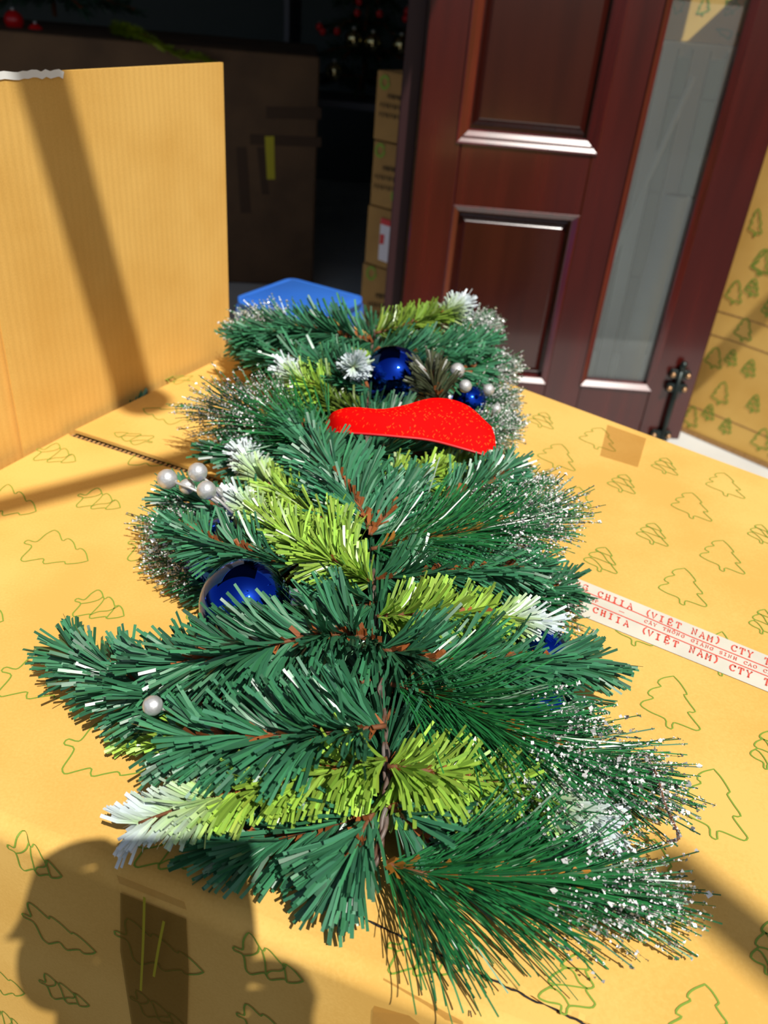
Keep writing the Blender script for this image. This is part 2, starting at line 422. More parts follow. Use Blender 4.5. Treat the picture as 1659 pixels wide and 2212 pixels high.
slitA, slitB = zt(545, 1862), zt(1300, 2222); slitd = nrm(slitB - slitA); SLIT_FAR = slitA + slitd * .62
hidden = zt(800, 1160)
RISE = .003
plate('flap', [CFL + fin - ld * 0, lc + np.array([0, -.003]), zt(155, 940) - sn * gap, seam_end - sn * gap, hidden, slitA + np.array([0, .01]), slitA + np.array([.02, -.003]), slitB, CR_F + fin], 0, .004, M['board'])
plate('flap', [slitA, SLIT_FAR, TAPE_FAR - tn * gap, tape_mid_L - tn * gap, seam_end - sn * gap, hidden], RISE, .0029, M['board'])
plate('flap', [zt(160, 935) + sn * gap, seam_end + sn * gap, tape_mid_L + tn * gap, TAPE_FAR + tn * gap, CR_B, FR_B, BACK, FL_B], RISE, .004, M['board'])
# torn cut edge along the slit: pale liner lip over a strip painted dark for shade
for nm, off, zz, wd, mm in (('cut_edge', -.0010, RISE + .0002, .0034, 'board'), ('flutes_and_shade', -.0022, .0008, .0012, 'dark_hole')):
    rb = Ribbons(); n = 120; tt = np.linspace(0, .40, n)
    sno = np.array([-slitd[1], slitd[0]])
    P = slitA + slitd * tt[:, None] + sno * (off + rng.normal(0, .00035, n))[:, None]
    rb.add([G((p[0], p[1], zz + rng.normal(0, .0003))) for p in P], wd, (0, 0, 1)); rb.build(nm, M[mm], carton)
# corrugated board seen in the seam, over painted shade
rb = Ribbons(); s0_, s1_ = zt(155, 940), seam_end; n = 90
for i in range(n):
    p = s0_ + (s1_ - s0_) * i / n; q = s0_ + (s1_ - s0_) * (i + .55) / n
    rb.add([G((*p, .0005)), G((*q, .0005))], .0042, (0, 0, 1))
rb.build('flutes_and_shade', M['board_edge'], carton)
rb = Ribbons(); rb.add([G((*s0_, -.001)), G((*s1_, -.001))], .006, (0, 0, 1)); rb.build('seam_shade_strip', M['dark_hole'], carton)  # dark strip painted in for the shade within the gap
# walls; the front wall rolls over the rounded fold
V, Fc = [], []
prof = [(-R_EDGE, 0)] + [(-R_EDGE + R_EDGE * math.sin(t), -R_EDGE + R_EDGE * math.cos(t)) for t in np.linspace(.2, math.pi / 2, 7)] + [(0, FLOOR + .002)]
for e in (CFL, CR_F):
    for o_, z_ in prof: V.append(G((*(e + fn * o_), z_)))
k = len(prof); Fc = [(i, i + 1, k + i + 1, k + i) for i in range(k - 1)]
front_panel = pyd('front_panel', V, Fc, M['board'], carton, True)
def wall(name, p, q):
    plate_v = [(*p, -.004), (*q, -.004), (*q, FLOOR + .002), (*p, FLOOR + .002)]
    pyd(name, [G(v) for v in plate_v], [(0, 1, 2, 3)], M['board'], carton)
wall('side_panel', CFL, lc); wall('side_panel', lc, FL_B); wall('back_panel', FL_B, BACK); wall('back_panel', BACK, FR_B); wall('back_panel', FR_B, CR_B); wall('side_panel', CR_B, CR_F)

# printed tree outlines ------------------------------------------------
OUT = np.array([(525, 285), (562, 325), (600, 385), (583, 390), (612, 435), (645, 480), (636, 489), (605, 487), (640, 535), (672, 575), (668, 586), (645, 587), (530, 545), (520, 580), (487, 565), (480, 525), (400, 486), (352, 455), (345, 442), (360, 425), (415, 408), (388, 388), (387, 372), (410, 355), (457, 342), (440, 326), (443, 310), (470, 295)], float)
INN = [np.array(a, float) for a in (
    [(457, 342), (500, 352), (560, 375), (592, 386)], [(415, 408), (470, 425), (560, 462), (615, 487)],
    [(440, 318), (480, 345), (520, 380), (560, 440), (612, 484)], [(395, 415), (440, 440), (490, 490), (530, 545)])]
_A = np.array([[345, 445, 1], [675, 585, 1], [525, 285, 1]], float)
def tree_xy(P, bl, br, tp):
    L = np.linalg.solve(_A.T, np.concatenate([P, np.ones((len(P), 1))], 1).T).T
    return L @ np.array([bl, br, tp], float)
def print_trees(lst, tofn, width, normal, name, m, parent, lift=.0004, shift=None):
    rb = Ribbons(); normal = np.asarray(normal, float)
    if shift is not None:
        base_fn = tofn; tofn = lambda x, y: base_fn(x, y) + np.asarray(shift)
    for kind, bl, br, tp in lst:
        P = tree_xy(OUT, bl, br, tp)
        P = np.array([tofn(*p) for p in np.vstack([smooth_path(np.vstack([P, P[:1]]), 84)[:-1]])]) + normal * lift
        rb.add(P - OFF if parent is carton else P, width, normal, True)
        if kind == 's':
            for q in INN:
                Q = np.array([tofn(*p) for p in smooth_path(tree_xy(q, bl, br, tp), 14)]) + normal * lift * 1.2
                rb.add(Q - OFF if parent is carton else Q, width * .85, normal)
    return rb.build(name, m, parent)
B_, S_ = 'b', 's'
right_trees = [
 (B_, (1384, 1523), (1513, 1577), (1455, 1461)), (B_, (1470, 1747), (1616, 1814), (1542, 1662)), (B_, (1328, 1919), (1488, 1997), (1414, 1814)),
 (B_, (1441, 2223), (1581, 2258), (1523, 2127)), (B_, (1330, 1361), (1412, 1394), (1378, 1312)),
 (B_, (1520, 1425), (1595, 1455), (1560, 1365)), (S_, (1622, 2067), (1695, 2095), (1665, 1989)), (S_, (1618, 1346), (1675, 1371), (1652, 1317)),
 (S_, (1621, 1629), (1689, 1660), (1659, 1580)), (S_, (1163, 2154), (1286, 2173), (1250, 2059)), (S_, (1220, 1630), (1300, 1668), (1262, 1600)),
 (B_, (1225, 1440), (1300, 1476), (1262, 1400))]
far_trees = [
 (B_, (1423, 1270), (1528, 1310), (1479, 1228)), (B_, (1512, 1200), (1610, 1240), (1562, 1168)), (B_, (1450, 1091), (1539, 1126), (1495, 1065)),
 (B_, (1525, 1046), (1610, 1077), (1564, 1022)), (B_, (1161, 984), (1243, 1017), (1213, 960)), (B_, (1251, 946), (1330, 975), (1300, 925)),
 (B_, (1215, 1082), (1284, 1115), (1252, 1053)), (S_, (1141, 907), (1196, 927), (1179, 892)), (S_, (1407, 1006), (1465, 1027), (1440, 990)),
 (S_, (1312, 1044), (1373, 1067), (1352, 1026)), (S_, (1375, 1153), (1444, 1180), (1414, 1131)), (S_, (1615, 1153), (1675, 1179), (1645, 1134)),
 (S_, (1261, 1209), (1334, 1239), (1308, 1183)),
 (S_, (290, 961), (332, 942), (247, 935)), (B_, (366, 917), (416, 889), (309, 883)), (S_, (380, 830), (416, 812), (352, 815))]
left_trees = [
 (B_, (119, 1146), (47, 1213), (190, 1212)), (B_, (88, 1410), (-2, 1505), (182, 1498)), (B_, (220, 1559), (137, 1672), (320, 1662)),
 (B_, (18, 1047), (-30, 1111), (78, 1105)), (B_, (336, 1149), (278, 1212), (415, 1212)), (S_, (211, 1055), (166, 1096), (260, 1097)),
 (S_, (213, 1275), (158, 1332), (268, 1331)), (S_, (123, 958), (73, 995), (163, 997)), (S_, (-40, 1280), (-90, 1340), (7, 1342)),
 (S_, (355, 1792), (293, 1874), (445, 1868)), (S_, (900, 2003), (843, 2104), (997, 2095)), (S_, (430, 1296), (405, 1338), (490, 1335))]
UPN = (0, 0, 1)
for sh_ in (.17, .31):
    print_trees([right_trees[i] for i in (0, 1, 7, 8)], lambda x, y: at_z(x, y, RISE), .0011, UPN, 'tree_print', M['ink_green'], carton, shift=(td[0] * sh_, td[1] * sh_, 0))
    print_trees([far_trees[i] for i in (0, 1, 2, 8, 10, 11)], lambda x, y: at_z(x, y, RISE), .0011, UPN, 'tree_print', M['ink_green'], carton, shift=(fe[0] * (sh_ + .02), fe[1] * (sh_ + .02), 0))
print_trees(right_trees, lambda x, y: at_z(x, y, RISE), .0011, UPN, 'tree_print', M['ink_green'], carton)
print_trees(far_trees, lambda x, y: at_z(x, y, RISE), .0011, UPN, 'tree_print', M['ink_green'], carton)
print_trees(left_trees, lambda x, y: at_z(x, y, 0), .0011, UPN, 'tree_print', M['ink_green'], carton)
front_trees = [
 (S_, (33, 1803), (52, 1878), (135, 1891)), (B_, (64, 1948), (103, 2036), (208, 2055)), (B_, (279, 1983), (300, 2080), (441, 2098)),
 (S_, (534, 2021), (540, 2102), (656, 2117)), (S_, (100, 2102), (118, 2156), (194, 2171)), (S_, (298, 2138), (318, 2194), (401, 2215)),
 (B_, (534, 2167), (545, 2235), (640, 2245)), (B_, (-40, 2070), (-20, 2140), (54, 2144)), (S_, (-12, 2170), (0, 2225), (45, 2218))]
fn3 = np.array([fn[0], fn[1], 0])
def on_front(x, y):
    p = at_plane(x, y, (*f0, 0), fn3)
    if p[2] > -R_EDGE:                           # over the rounded fold
        p = p.copy(); a_ = min((p[2] + R_EDGE) / R_EDGE, 1.4); p -= fn3 * R_EDGE * .35 * a_ * a_; p[2] = min(p[2], -R_EDGE + R_EDGE * math.sin(min(a_, 1.2)))
    return p
print_trees(front_trees, on_front, .0012, fn3, 'tree_print', M['ink_green'], carton, .0007)
for o in carton.children:
    if o.name.startswith('tree_print'): o['kind'] = 'stuff'
rb = Ribbons()                                   # half a tree cut by the seam
rb.add([G(at_z(x, y, .0004)) for x, y in smooth_path([(292, 983), (280, 994), (278, 1003), (300, 1004), (316, 1000), (325, 1006), (350, 1004), (362, 1000), (380, 1000), (398, 997)], 40)], .0011, UPN)
rb.build('tree_print', M['ink_green'], carton)

# clear tape patches
def patch(name, px, z, m, fn_=None, n3=UPN, lift=.0006, parent=carton):
    V = [G((fn_ or (lambda x, y: at_z(x, y, z)))(*p) + np.asarray(n3) * lift) for p in px]
    return pyd(name, V, [tuple(range(len(V)))], m, parent)
patch('clear_tape', [(1312, 918), (1396, 948), (1378, 1010), (1296, 985)], RISE, M['tape_clear'])
patch('clear_tape', [(252, 1892), (398, 1950), (404, 1968), (258, 1910)], 0, M['tape_clear'], lift=.0008)
patch('parcel_tape', [(262, 1925), (404, 1982), (410, 2090), (404, 2300), (300, 2300), (262, 2050)], 0, M['tape_front'], on_front, fn3, .0012)
patch('clear_tape', [(822, 2126), (1000, 2212), (1000, 2330), (800, 2300), (806, 2180)], 0, M['tape_clear'], on_front, fn3, .0012)
# scuffs on the front strip
for x, y, l in ((930, 2105, 34), (1016, 2190, 14)):
    rb = Ribbons(); rb.add([G(at_z(x + .22 * k * l / 6 * (1 if k % 2 else .4), y - l / 2 + k * l / 6, .0006)) for k in range(7)], .0007, UPN); rb.build('tear', M['dark_hole'], carton)

# printed packing tape over the seam
tape = empty('printed_tape'); tape.parent = carton; tape['label'] = 'white packing tape with red lettering'
def tz(x, y): return at_z(x, y, RISE)
top = lambda x: 1242 + (x - 1225) * (1418 - 1242) / 434
bot = lambda x: 1339 + (x - 1275) * (1496 - 1339) / 384
V = [G(tz(x, y) + [0, 0, .0007]) for x, y in ((1080, top(1080)), (2500, top(2500)), (2500, bot(2500)), (1080, bot(1080)))]
pyd('tape_band', V, [(0, 1, 2, 3)], M['tape_paper'], tape)
GLY = {  # slab-serif strokes on a 0..1 grid
 'A': [[(.08, 0), (.5, 1), (.92, 0)], [(.25, .36), (.75, .36)], [(-.05, 0), (.25, 0)], [(.75, 0), (1.05, 0)], [(.3, 1), (.5, 1)]],
 'N': [[(.15, 0), (.15, 1), (.85, 0), (.85, 1)], [(0, 0), (.32, 0)], [(0, 1), (.2, 1)], [(.68, 1), (1, 1)]],
 'G': [[(.92, .78), (.75, .96), (.45, 1), (.15, .8), (.05, .5), (.15, .2), (.45, 0), (.75, .04), (.9, .18), (.9, .45), (.55, .45)], [(.92, 1), (.92, .7)]],
 'C': [[(.92, .75), (.75, .96), (.45, 1), (.15, .8), (.05, .5), (.15, .2), (.45, 0), (.78, .04), (.95, .22)], [(.92, 1), (.92, .68)]],
 'H': [[(.18, 0), (.18, 1)], [(.82, 0), (.82, 1)], [(.18, .5), (.82, .5)], [(0, 0), (.36, 0)], [(.64, 0), (1, 0)], [(0, 1), (.36, 1)], [(.64, 1), (1, 1)]],
 'I': [[(.5, 0), (.5, 1)], [(.15, 0), (.85, 0)], [(.15, 1), (.85, 1)]],
 'V': [[(.08, 1), (.5, 0), (.92, 1)], [(-.05, 1), (.25, 1)], [(.75, 1), (1.05, 1)]],
 'E': [[(.18, 0), (.18, 1)], [(.02, 1), (.88, 1), (.88, .75)], [(.02, 0), (.92, 0), (.92, .28)], [(.18, .5), (.62, .5)], [(.62, .38), (.62, .62)]],
 'T': [[(.5, 0), (.5, 1)], [(.05, .72), (.05, 1), (.95, 1), (.95, .72)], [(.3, 0), (.7, 0)]],
 'M': [[(.12, 0), (.12, 1), (.5, .35), (.88, 1), (.88, 0)], [(-.02, 0), (.3, 0)], [(.7, 0), (1.02, 0)]],
 'Y': [[(.08, 1), (.5, .48), (.92, 1)], [(.5, .48), (.5, 0)], [(.3, 0), (.7, 0)], [(-.04, 1), (.25, 1)], [(.75, 1), (1.04, 1)]],
 'O': [[(.5, 1), (.15, .85), (.04, .5), (.15, .15), (.5, 0), (.85, .15), (.96, .5), (.85, .85), (.5, 1)]],
 'P': [[(.18, 0), (.18, 1)], [(.02, 1), (.7, 1), (.92, .78), (.7, .5), (.18, .5)], [(.02, 0), (.4, 0)]],
 'S': [[(.88, .75), (.7, .97), (.4, 1), (.12, .78), (.3, .55), (.7, .45), (.9, .22), (.6, 0), (.3, .03), (.1, .22)]],
 '(': [[(.75, 1.15), (.4, .8), (.35, .3), (.7, -.15)]], ')': [[(.25, 1.15), (.6, .8), (.65, .3), (.3, -.15)]], '-': [[(-.4, .5), (1.4, .5)]]}
CIRC = [(.25, 1.12), (.5, 1.32), (.75, 1.12)]; DOT = [(.46, -.28), (.54, -.22)]; ACU = [(.45, 1.12), (.75, 1.35)]
def glyph_strokes(ch):
    base = {'Â': 'A', 'Ấ': 'A', 'Á': 'A', 'Ệ': 'E', 'Ô': 'O'}.get(ch, ch); s = list(GLY[base])
    if ch in 'ÂẤỆÔ': s.append(CIRC)
    if ch == 'Ệ': s.append(DOT)
    if ch == 'Á': s.append(ACU)
    if ch == 'Ấ': s.append([(.8, 1.25), (1.0, 1.45)])
    return s
Z = 1659 / 459
def zp(x, y): return (1200 + x / Z, 1230 + y / Z)
row1 = [('N', 50, 76), ('A', 112, 101), ('N', 172, 124), ('G', 232, 146), ('C', 350, 201), ('H', 407, 225), ('I', 462, 247), ('I', 517, 270), ('A', 582, 294), ('(', 722, 347), ('V', 768, 370), ('I', 827, 394), ('Ệ', 893, 421), ('T', 958, 444), ('N', 1083, 493), ('A', 1145, 521), ('M', 1205, 546), (')', 1266, 563), ('C', 1393, 622), ('T', 1455, 646), ('Y', 1516, 670), ('T', 1650, 726), ('N', 1710, 750)]
row3 = [('N', 8, 203), ('A', 62, 224), ('N', 122, 247), ('G', 184, 272), ('C', 312, 325), ('H', 372, 350), ('I', 430, 374), ('I', 488, 402), ('A', 552, 430), ('(', 692, 484), ('V', 738, 508), ('I', 798, 535), ('Ệ', 868, 560), ('T', 935, 588), ('N', 1065, 636), ('A', 1130, 664), ('M', 1192, 690), (')', 1252, 712), ('C', 1380, 774), ('T', 1444, 800), ('Y', 1508, 825), ('T', 1648, 888), ('N', 1708, 912)]
row2 = [('C', 125, 180), ('A', 157, 191), ('O', 189, 202), ('C', 250, 230), ('Ấ', 285, 244), ('P', 320, 257), ('-', 515, 338), ('C', 705, 414), ('Â', 740, 428), ('Y', 775, 440), ('T', 850, 472), ('H', 884, 485), ('Ô', 920, 498), ('N', 955, 513), ('G', 992, 529), ('G', 1070, 564), ('I', 1105, 578), ('Á', 1142, 595), ('N', 1180, 610), ('G', 1216, 626), ('S', 1290, 657), ('I', 1324, 670), ('N', 1360, 686), ('H', 1400, 702), ('C', 1482, 737), ('A', 1518, 752), ('O', 1556, 767), ('C', 1635, 800), ('A', 1672, 815)]
rb = Ribbons()
for row, gw, gh, lw in ((row1, 42, 44, .0011), (row3, 43, 46, .0012), (row2, 26, 22, .0006)):
    for ch, cx, cy in row:
        k = 1 + (cx - 800) / 800 * .10
        bx, by = gw * k * .93, gw * k * .375; ux, uy = gh * k * .24, -gh * k * .93
        for st in glyph_strokes(ch):
            pts = [zp(cx + (u - .5) * bx + (v - .5) * ux, cy + (u - .5) * by + (v - .5) * uy) for u, v in st]
            rb.add([G(tz(*p) + [0, 0, .0010]) for p in pts], lw, UPN)
for pts in ([(30, 98), (620, 340), (1050, 530), (4600, 1960)], [(10, 158), (150, 215), (600, 405), (1100, 615), (4600, 2044)]):
    rb.add([G(tz(*zp(*p)) + [0, 0, .0010]) for p in pts], .0011, UPN)
o = rb.build('lettering', M['ink_red'], tape); o['label'] = 'red slab-serif lettering'

# ------------------------------------------------------------------ tall plain carton, left
pdir = np.array([math.cos(math.radians(66)), math.sin(math.radians(66))]); pn = np.array([pdir[1], -pdir[0]])
PB = zt(500, 768) - pn * .012
def pnl(px, py): return at_plane(px, py, (*PB, 0), np.array([*pn, 0]))
zt_r = pnl(482, 135); zt_l = pnl(0, 160)
s_of = lambda p: float(np.dot(p[:2] - PB, pdir))
lc_ = empty('tall_carton', (PB[0], PB[1], FLOOR), math.radians(66))
tag(lc_, 'tall plain kraft carton with visible flute lines standing at the left of the printed carton', 'carton')
ztop = float(zt_r[2]) - FLOOR; sr = s_of(zt_r); zl2 = float(zt_l[2]) - FLOOR; sl_ = s_of(zt_l)
seam_s = s_of(pnl(28, 830))
S0 = sl_ - .25
def zat(s): return ztop + (zl2 - ztop) * (s - sr) / (sl_ - sr)
V = [(seam_s, 0, .003), (sr, 0, .003), (sr, 0, ztop), (seam_s, 0, zat(seam_s)), (seam_s, .004, .003), (sr, .004, .003), (sr, .004, ztop), (seam_s, .004, zat(seam_s))]
BF = [(0, 1, 2, 3), (7, 6, 5, 4), (0, 4, 5, 1), (1, 5, 6, 2), (2, 6, 7, 3), (3, 7, 4, 0)]
pyd('face_panel', V, BF, M['board_flute'], lc_)
V = [(S0, .006, .003), (seam_s + .03, .006, .003), (seam_s + .03, .006, zat(seam_s)), (S0, .006, zat(S0)), (S0, .010, .003), (seam_s + .03, .010, .003), (seam_s + .03, .010, zat(seam_s)), (S0, .010, zat(S0))]
pyd('overlap_panel', V, BF, M['board_flute'], lc_)
V = [(sr - .004, .004, .003), (sr, .004, .003), (sr - .004, .45, .003), (sr, .45, .003), (sr - .004, .004, ztop - .36), (sr, .004, ztop - .36), (sr - .004, .45, ztop - .36), (sr, .45, ztop - .36)]
pyd('side_panel', V, [(0, 2, 3, 1), (4, 5, 7, 6), (0, 1, 5, 4), (1, 3, 7, 5), (3, 2, 6, 7), (2, 0, 4, 6)], M['board'], lc_)
pyd('side_panel', [(S0, .006, .003), (S0, .45, .003), (S0, .45, zat(S0) - .36), (S0, .006, zat(S0) - .36)], [(0, 1, 2, 3)], M['board'], lc_)
pyd('back_panel', [(S0, .45, .003), (sr, .45, .003), (sr, .45, ztop - .36), (S0, .45, zat(S0) - .36)], [(0, 1, 2, 3)], M['board'], lc_)
# pale torn liner along the top left of the face
rb = Ribbons(); n = 60; ss = np.linspace(S0 + .02, s_of(pnl(135, 155)), n)
rb.add([(s, -.0008, zat(s) - .001 + rng.normal(0, .0012)) for s in ss], .006, (0, -1, 0)); rb.build('torn_edge', M['white_board'], lc_)
rb = Ribbons(); rb.add([(seam_s, -.0006, .1), (seam_s, -.0006, zat(seam_s) - .02)], .005, (0, -1, 0)); rb.build('cut_edge', M['board'], lc_)

# ------------------------------------------------------------------ printed carton right of the door
ra, rbp = at_z(1470, 931, FLOOR)[:2], at_z(1659, 1012, FLOOR)[:2]
rd = nrm(rbp - ra); ra = ra - rd * .085; rn = np.array([-rd[1], rd[0]]); rn = -rn if rn[1] > 0 else rn
rc = empty('cardboard_carton', (ra[0], ra[1], FLOOR), math.atan2(rd[1], rd[0]))
tag(rc, 'tall kraft carton printed with small green trees standing on the floor right of the door', 'carton')
hh = 1.25  # height out of view, shaped to shade the boards behind the glass
V = [(0, 0, .004), (1.0, 0, .004), (1.0, 0, hh), (0, 0, hh), (0, .30, .004), (1.0, .30, .004), (1.0, .30, hh), (0, .30, hh)]
pyd('face_panel', V[:4], [(0, 1, 2, 3)], M['board'], rc)
pyd('side_panel', [V[0], V[3], V[7], V[4]], [(0, 1, 2, 3)], M['board'], rc); pyd('side_panel', [V[1], V[2], V[6], V[5]], [(0, 1, 2, 3)], M['board'], rc)
pyd('back_panel', V[4:], [(0, 1, 2, 3)], M['board'], rc); pyd('top_panel', [V[3], V[2], V[6], V[7]], [(0, 1, 2, 3)], M['board'], rc)
rb = Ribbons(); rb.add([(0, -.004, .008), (1.0, -.004, .008)], .012, (0, -1, 0)); rb.build('bottom_fold', M['board_edge'], rc)
for zz in (.075, .27, .33):
    rb = Ribbons(); rb.add([(x, -.0006, zz + .004 * math.sin(9 * x)) for x in np.linspace(0, 1, 20)], .003, (0, -1, 0)); rb.build('crease', M['board_edge'], rc)
cr_, sr_ = rd[0], rd[1]
def on_right(x, y):
    p = at_plane(x, y, (*ra, 0), np.array([*rn, 0])) - np.array([ra[0], ra[1], FLOOR])
    return np.array([p[0] * rd[0] + p[1] * rd[1], 0, p[2]])
def on_rw(x, y): return at_plane(x, y, (*ra, 0), np.array([*rn, 0]))
rt = [(B_, (1619, 492), (1646, 503), (1639, 451)), (B_, (1628, 574), (1667, 591), (1664, 538)), (B_, (1568, 637), (1602, 653), (1595, 606)),
      (B_, (1586, 718), (1623, 734), (1614, 688)), (B_, (1522, 777), (1558, 795), (1550, 751)), (B_, (1538, 855), (1572, 870), (1566, 825)),
      (B_, (1476, 904), (1506, 921), (1500, 878)), (B_, (1623, 954), (1661, 970), (1654, 926)), (S_, (1609, 625), (1638, 638), (1632, 602)),
      (S_, (1565, 777), (1591, 788), (1586, 756)), (S_, (1602, 800), (1631, 812), (1626, 777)), (S_, (1613, 876), (1640, 888), (1636, 853)),
      (S_, (1517, 894), (1542, 906), (1537, 874)), (S_, (1554, 924), (1579, 935), (1575, 904)), (S_, (1645, 670), (1672, 682), (1668, 645))]
print_trees(rt, on_right, .0032, (0, -1, 0), 'tree_print', M['ink_green'], rc, .0012)['kind'] = 'stuff'

for sh_ in ((.24, 0, 0), (.48, 0, 0), (.05, 0, .42), (.3, 0, .42), (.55, 0, .42)):
    print_trees(rt[1:14], on_right, .0032, (0, -1, 0), 'tree_print', M['ink_green'], rc, .0012, shift=sh_)['kind'] = 'stuff'

# ------------------------------------------------------------------ things behind the door glass
ly = WALL_Y - .30
gc = empty('cardboard_carton', (DX - .26, ly + .02, LEDGE)); tag(gc, 'kraft carton with green tree prints on the wall ledge behind the door glass', 'carton')
box('carton_body', (-.05, 0, 0.002), (.50, .26, .42), M['board'], gc, .003)
def on_gc(x, y): return at_y(x, y, ly + .02) - np.array([DX - .26, ly + .02, LEDGE])
print_trees([(B_, (1459, 30), (1478, 5), (1452, -10)), (B_, (1505, 28), (1533, 20), (1525, -8)), (S_, (1565, 32), (1598, 12), (1575, -10)), (S_, (1608, 32), (1625, 15), (1612, 0)), (B_, (1548, 62), (1575, 85), (1580, 68)), (B_, (1592, 74), (1604, 86), (1612, 60))],
            on_gc, .004, (0, -1, 0), 'tree_print', M['ink_green'], gc, .0012)['kind'] = 'stuff'
def leaner(px0, py0, px1, py1, wd, name, lab):
    """white board leaning on the ledge front"""
    y1 = ly - .010; y0 = ly - .09
    p1 = at_y(px1, py1, y1); p0 = at_z(px0, py0, FLOOR)
    x1, z1 = p1[0], min(p1[2], LEDGE + .01); x0 = x1 - .01
    e = empty(name, (x1, y0, FLOOR)); tag(e, lab, 'board')
    L = z1 - FLOOR
    V = [(-wd / 2, 0, .002), (wd / 2, 0, .002), (wd / 2, y1 - y0, L), (-wd / 2, y1 - y0, L), (-wd / 2, .008, .002), (wd / 2, .008, .002), (wd / 2, y1 - y0 + .008, L), (-wd / 2, y1 - y0 + .008, L)]
    pyd('board', V, BF, M['white_board'], e)
    for sx in (-1, 1):
        rb = Ribbons(); rb.add([(sx * wd * .5, -.002, .01), (sx * wd * .5, y1 - y0 - .002, L - .004)], .004, (0, -1, 0)); rb.build('edge_lip', M['white_tile'], e)
leaner(0, 0, 1450, 98, .040, 'white_board', 'narrow white board leaning behind the glass, nearest the door stile on the left')
leaner(0, 0, 1518, 104, .045, 'white_board', 'middle white board behind the glass, crossed by the thin stick')
leaner(0, 0, 1597, 112, .050, 'white_board', 'white board behind the glass next to the bolt stile')
def film_tube(pb, ptop, r, lab, yy):
    b = at_z(*pb, FLOOR); b[1] = yy; b = np.array([at_y(pb[0], pb[1], yy)[0], yy, FLOOR])
    t = at_y(ptop[0], ptop[1], yy); e = empty('film_roll', tuple(b)); tag(e, lab, 'roll', 'rolls behind the door glass')
    L = t[2] - FLOOR; dx = t[0] - b[0]
    tube('roll_body', [(0, 0, .001), (dx * .5, 0, L * .5), (dx, 0, L)], r, M['roll'], e, 20)
    bm = bmesh.new(); bmesh.ops.create_circle(bm, cap_ends=True, segments=20, radius=r * .85, matrix=Matrix.Translation((dx, 0, L + .001))); obj('core_hole', bm, M['dark_hole'], e)
film_tube((1366, 764), (1461, 422), .031, 'pale plastic roll standing behind the glass, wider of the two', ly - .16)
film_tube((1418, 772), (1511, 430), .027, 'pale plastic roll standing behind the glass, close to the bolt stile', ly - .15)
a, b = at_y(1383, 422, ly - .12), at_y(1498, 165, ly - .13)
st = empty('white_stick', (a[0], a[1], FLOOR)); tag(st, 'thin white stick leaning diagonally behind the door glass', 'stick')
dd = (b - a); low = a - dd * ((a[2] - FLOOR - .005) / dd[2])
o = tube('stick', [low - [a[0], a[1], FLOOR], a - [a[0], a[1], FLOOR], b - [a[0], a[1], FLOOR]], .008, M['white_board'], st)

# ------------------------------------------------------------------ dim shop interior
def solve_face(pl, pr, y, th):
    p0 = at_y(pl[0], pl[1], y); d = np.array([math.cos(th), math.sin(th), 0]); n = np.array([-d[1], d[0], 0])
    return p0, d, n
# big old carton
y0 = 2.95; th = math.radians(8)
p0, d_, n_ = solve_face((691, 123), (0, 0), y0, th)
dark = empty('old_carton', (p0[0], p0[1], FLOOR), th); tag(dark, 'big dark carton with a yellow label standing inside the shop behind the tall carton', 'carton')
dh = p0[2] - FLOOR
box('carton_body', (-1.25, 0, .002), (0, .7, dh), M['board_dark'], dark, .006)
def on_dark(x, y):
    p = at_plane(x, y, p0, n_) - np.array([p0[0], p0[1], FLOOR]); c, s = math.cos(th), math.sin(th)
    return np.array([c * p[0] + s * p[1], -.002, p[2]])
def dpatch(name, px, m, lift=0): pyd(name, [on_dark(*p) + [0, -lift, 0] for p in px], [(0, 1, 2, 3)], m, dark)
dpatch('label', [(572, 294), (592, 294), (594, 387), (577, 387)], M['yellow_label'], .001); dark.children[-1]['label'] = 'narrow yellow label'
dpatch('tape_strip', [(575, 230), (694, 232), (694, 258), (575, 256)], M['brown_tape']); dpatch('tape_strip', [(540, 290), (694, 296), (694, 318), (540, 312)], M['brown_tape'])
dpatch('tape_strip', [(510, 318), (532, 318), (542, 460), (520, 460)], M['brown_tape']); dpatch('tape_strip', [(555, 318), (570, 318), (582, 420), (566, 420)], M['brown_tape'])
# stack of small boxes
yb = 2.35
q0 = at_y(787, 566, yb); best = None
for deg in range(-60, 30, 2):
    t_ = math.radians(deg); n2 = np.array([-math.sin(t_), math.cos(t_), 0]); e_ = 0
    for a_, b_ in (((808, 300), (882, 315)), ((797, 440), (868, 459)), ((787, 566), (858, 589))):
        e_ += abs(at_plane(*a_, q0, n2)[2] - at_plane(*b_, q0, n2)[2])
    if best is None or e_ < best[0]: best = (e_, t_)
tb = best[1]; nb = np.array([-math.sin(tb), math.cos(tb), 0])
zs = [at_plane(814, 149, q0, nb)[2], at_plane(808, 301, q0, nb)[2], at_plane(797, 441, q0, nb)[2], at_plane(787, 567, q0, nb)[2], FLOOR]
def on_stack(x, y):
    p = at_plane(x, y, q0, nb) - np.array([q0[0], q0[1], 0]); return np.array([math.cos(tb) * p[0] + math.sin(tb) * p[1], -.002, p[2]])
slabs = [('topmost small carton of the stack beside the door, plain with a green emblem', 149, 301), ('second small carton from the top of the stack beside the door', 301, 441),
         ('third small carton of the stack, with a red and white picture label', 441, 567), ('lowest small carton of the stack beside the door', 567, 700)]
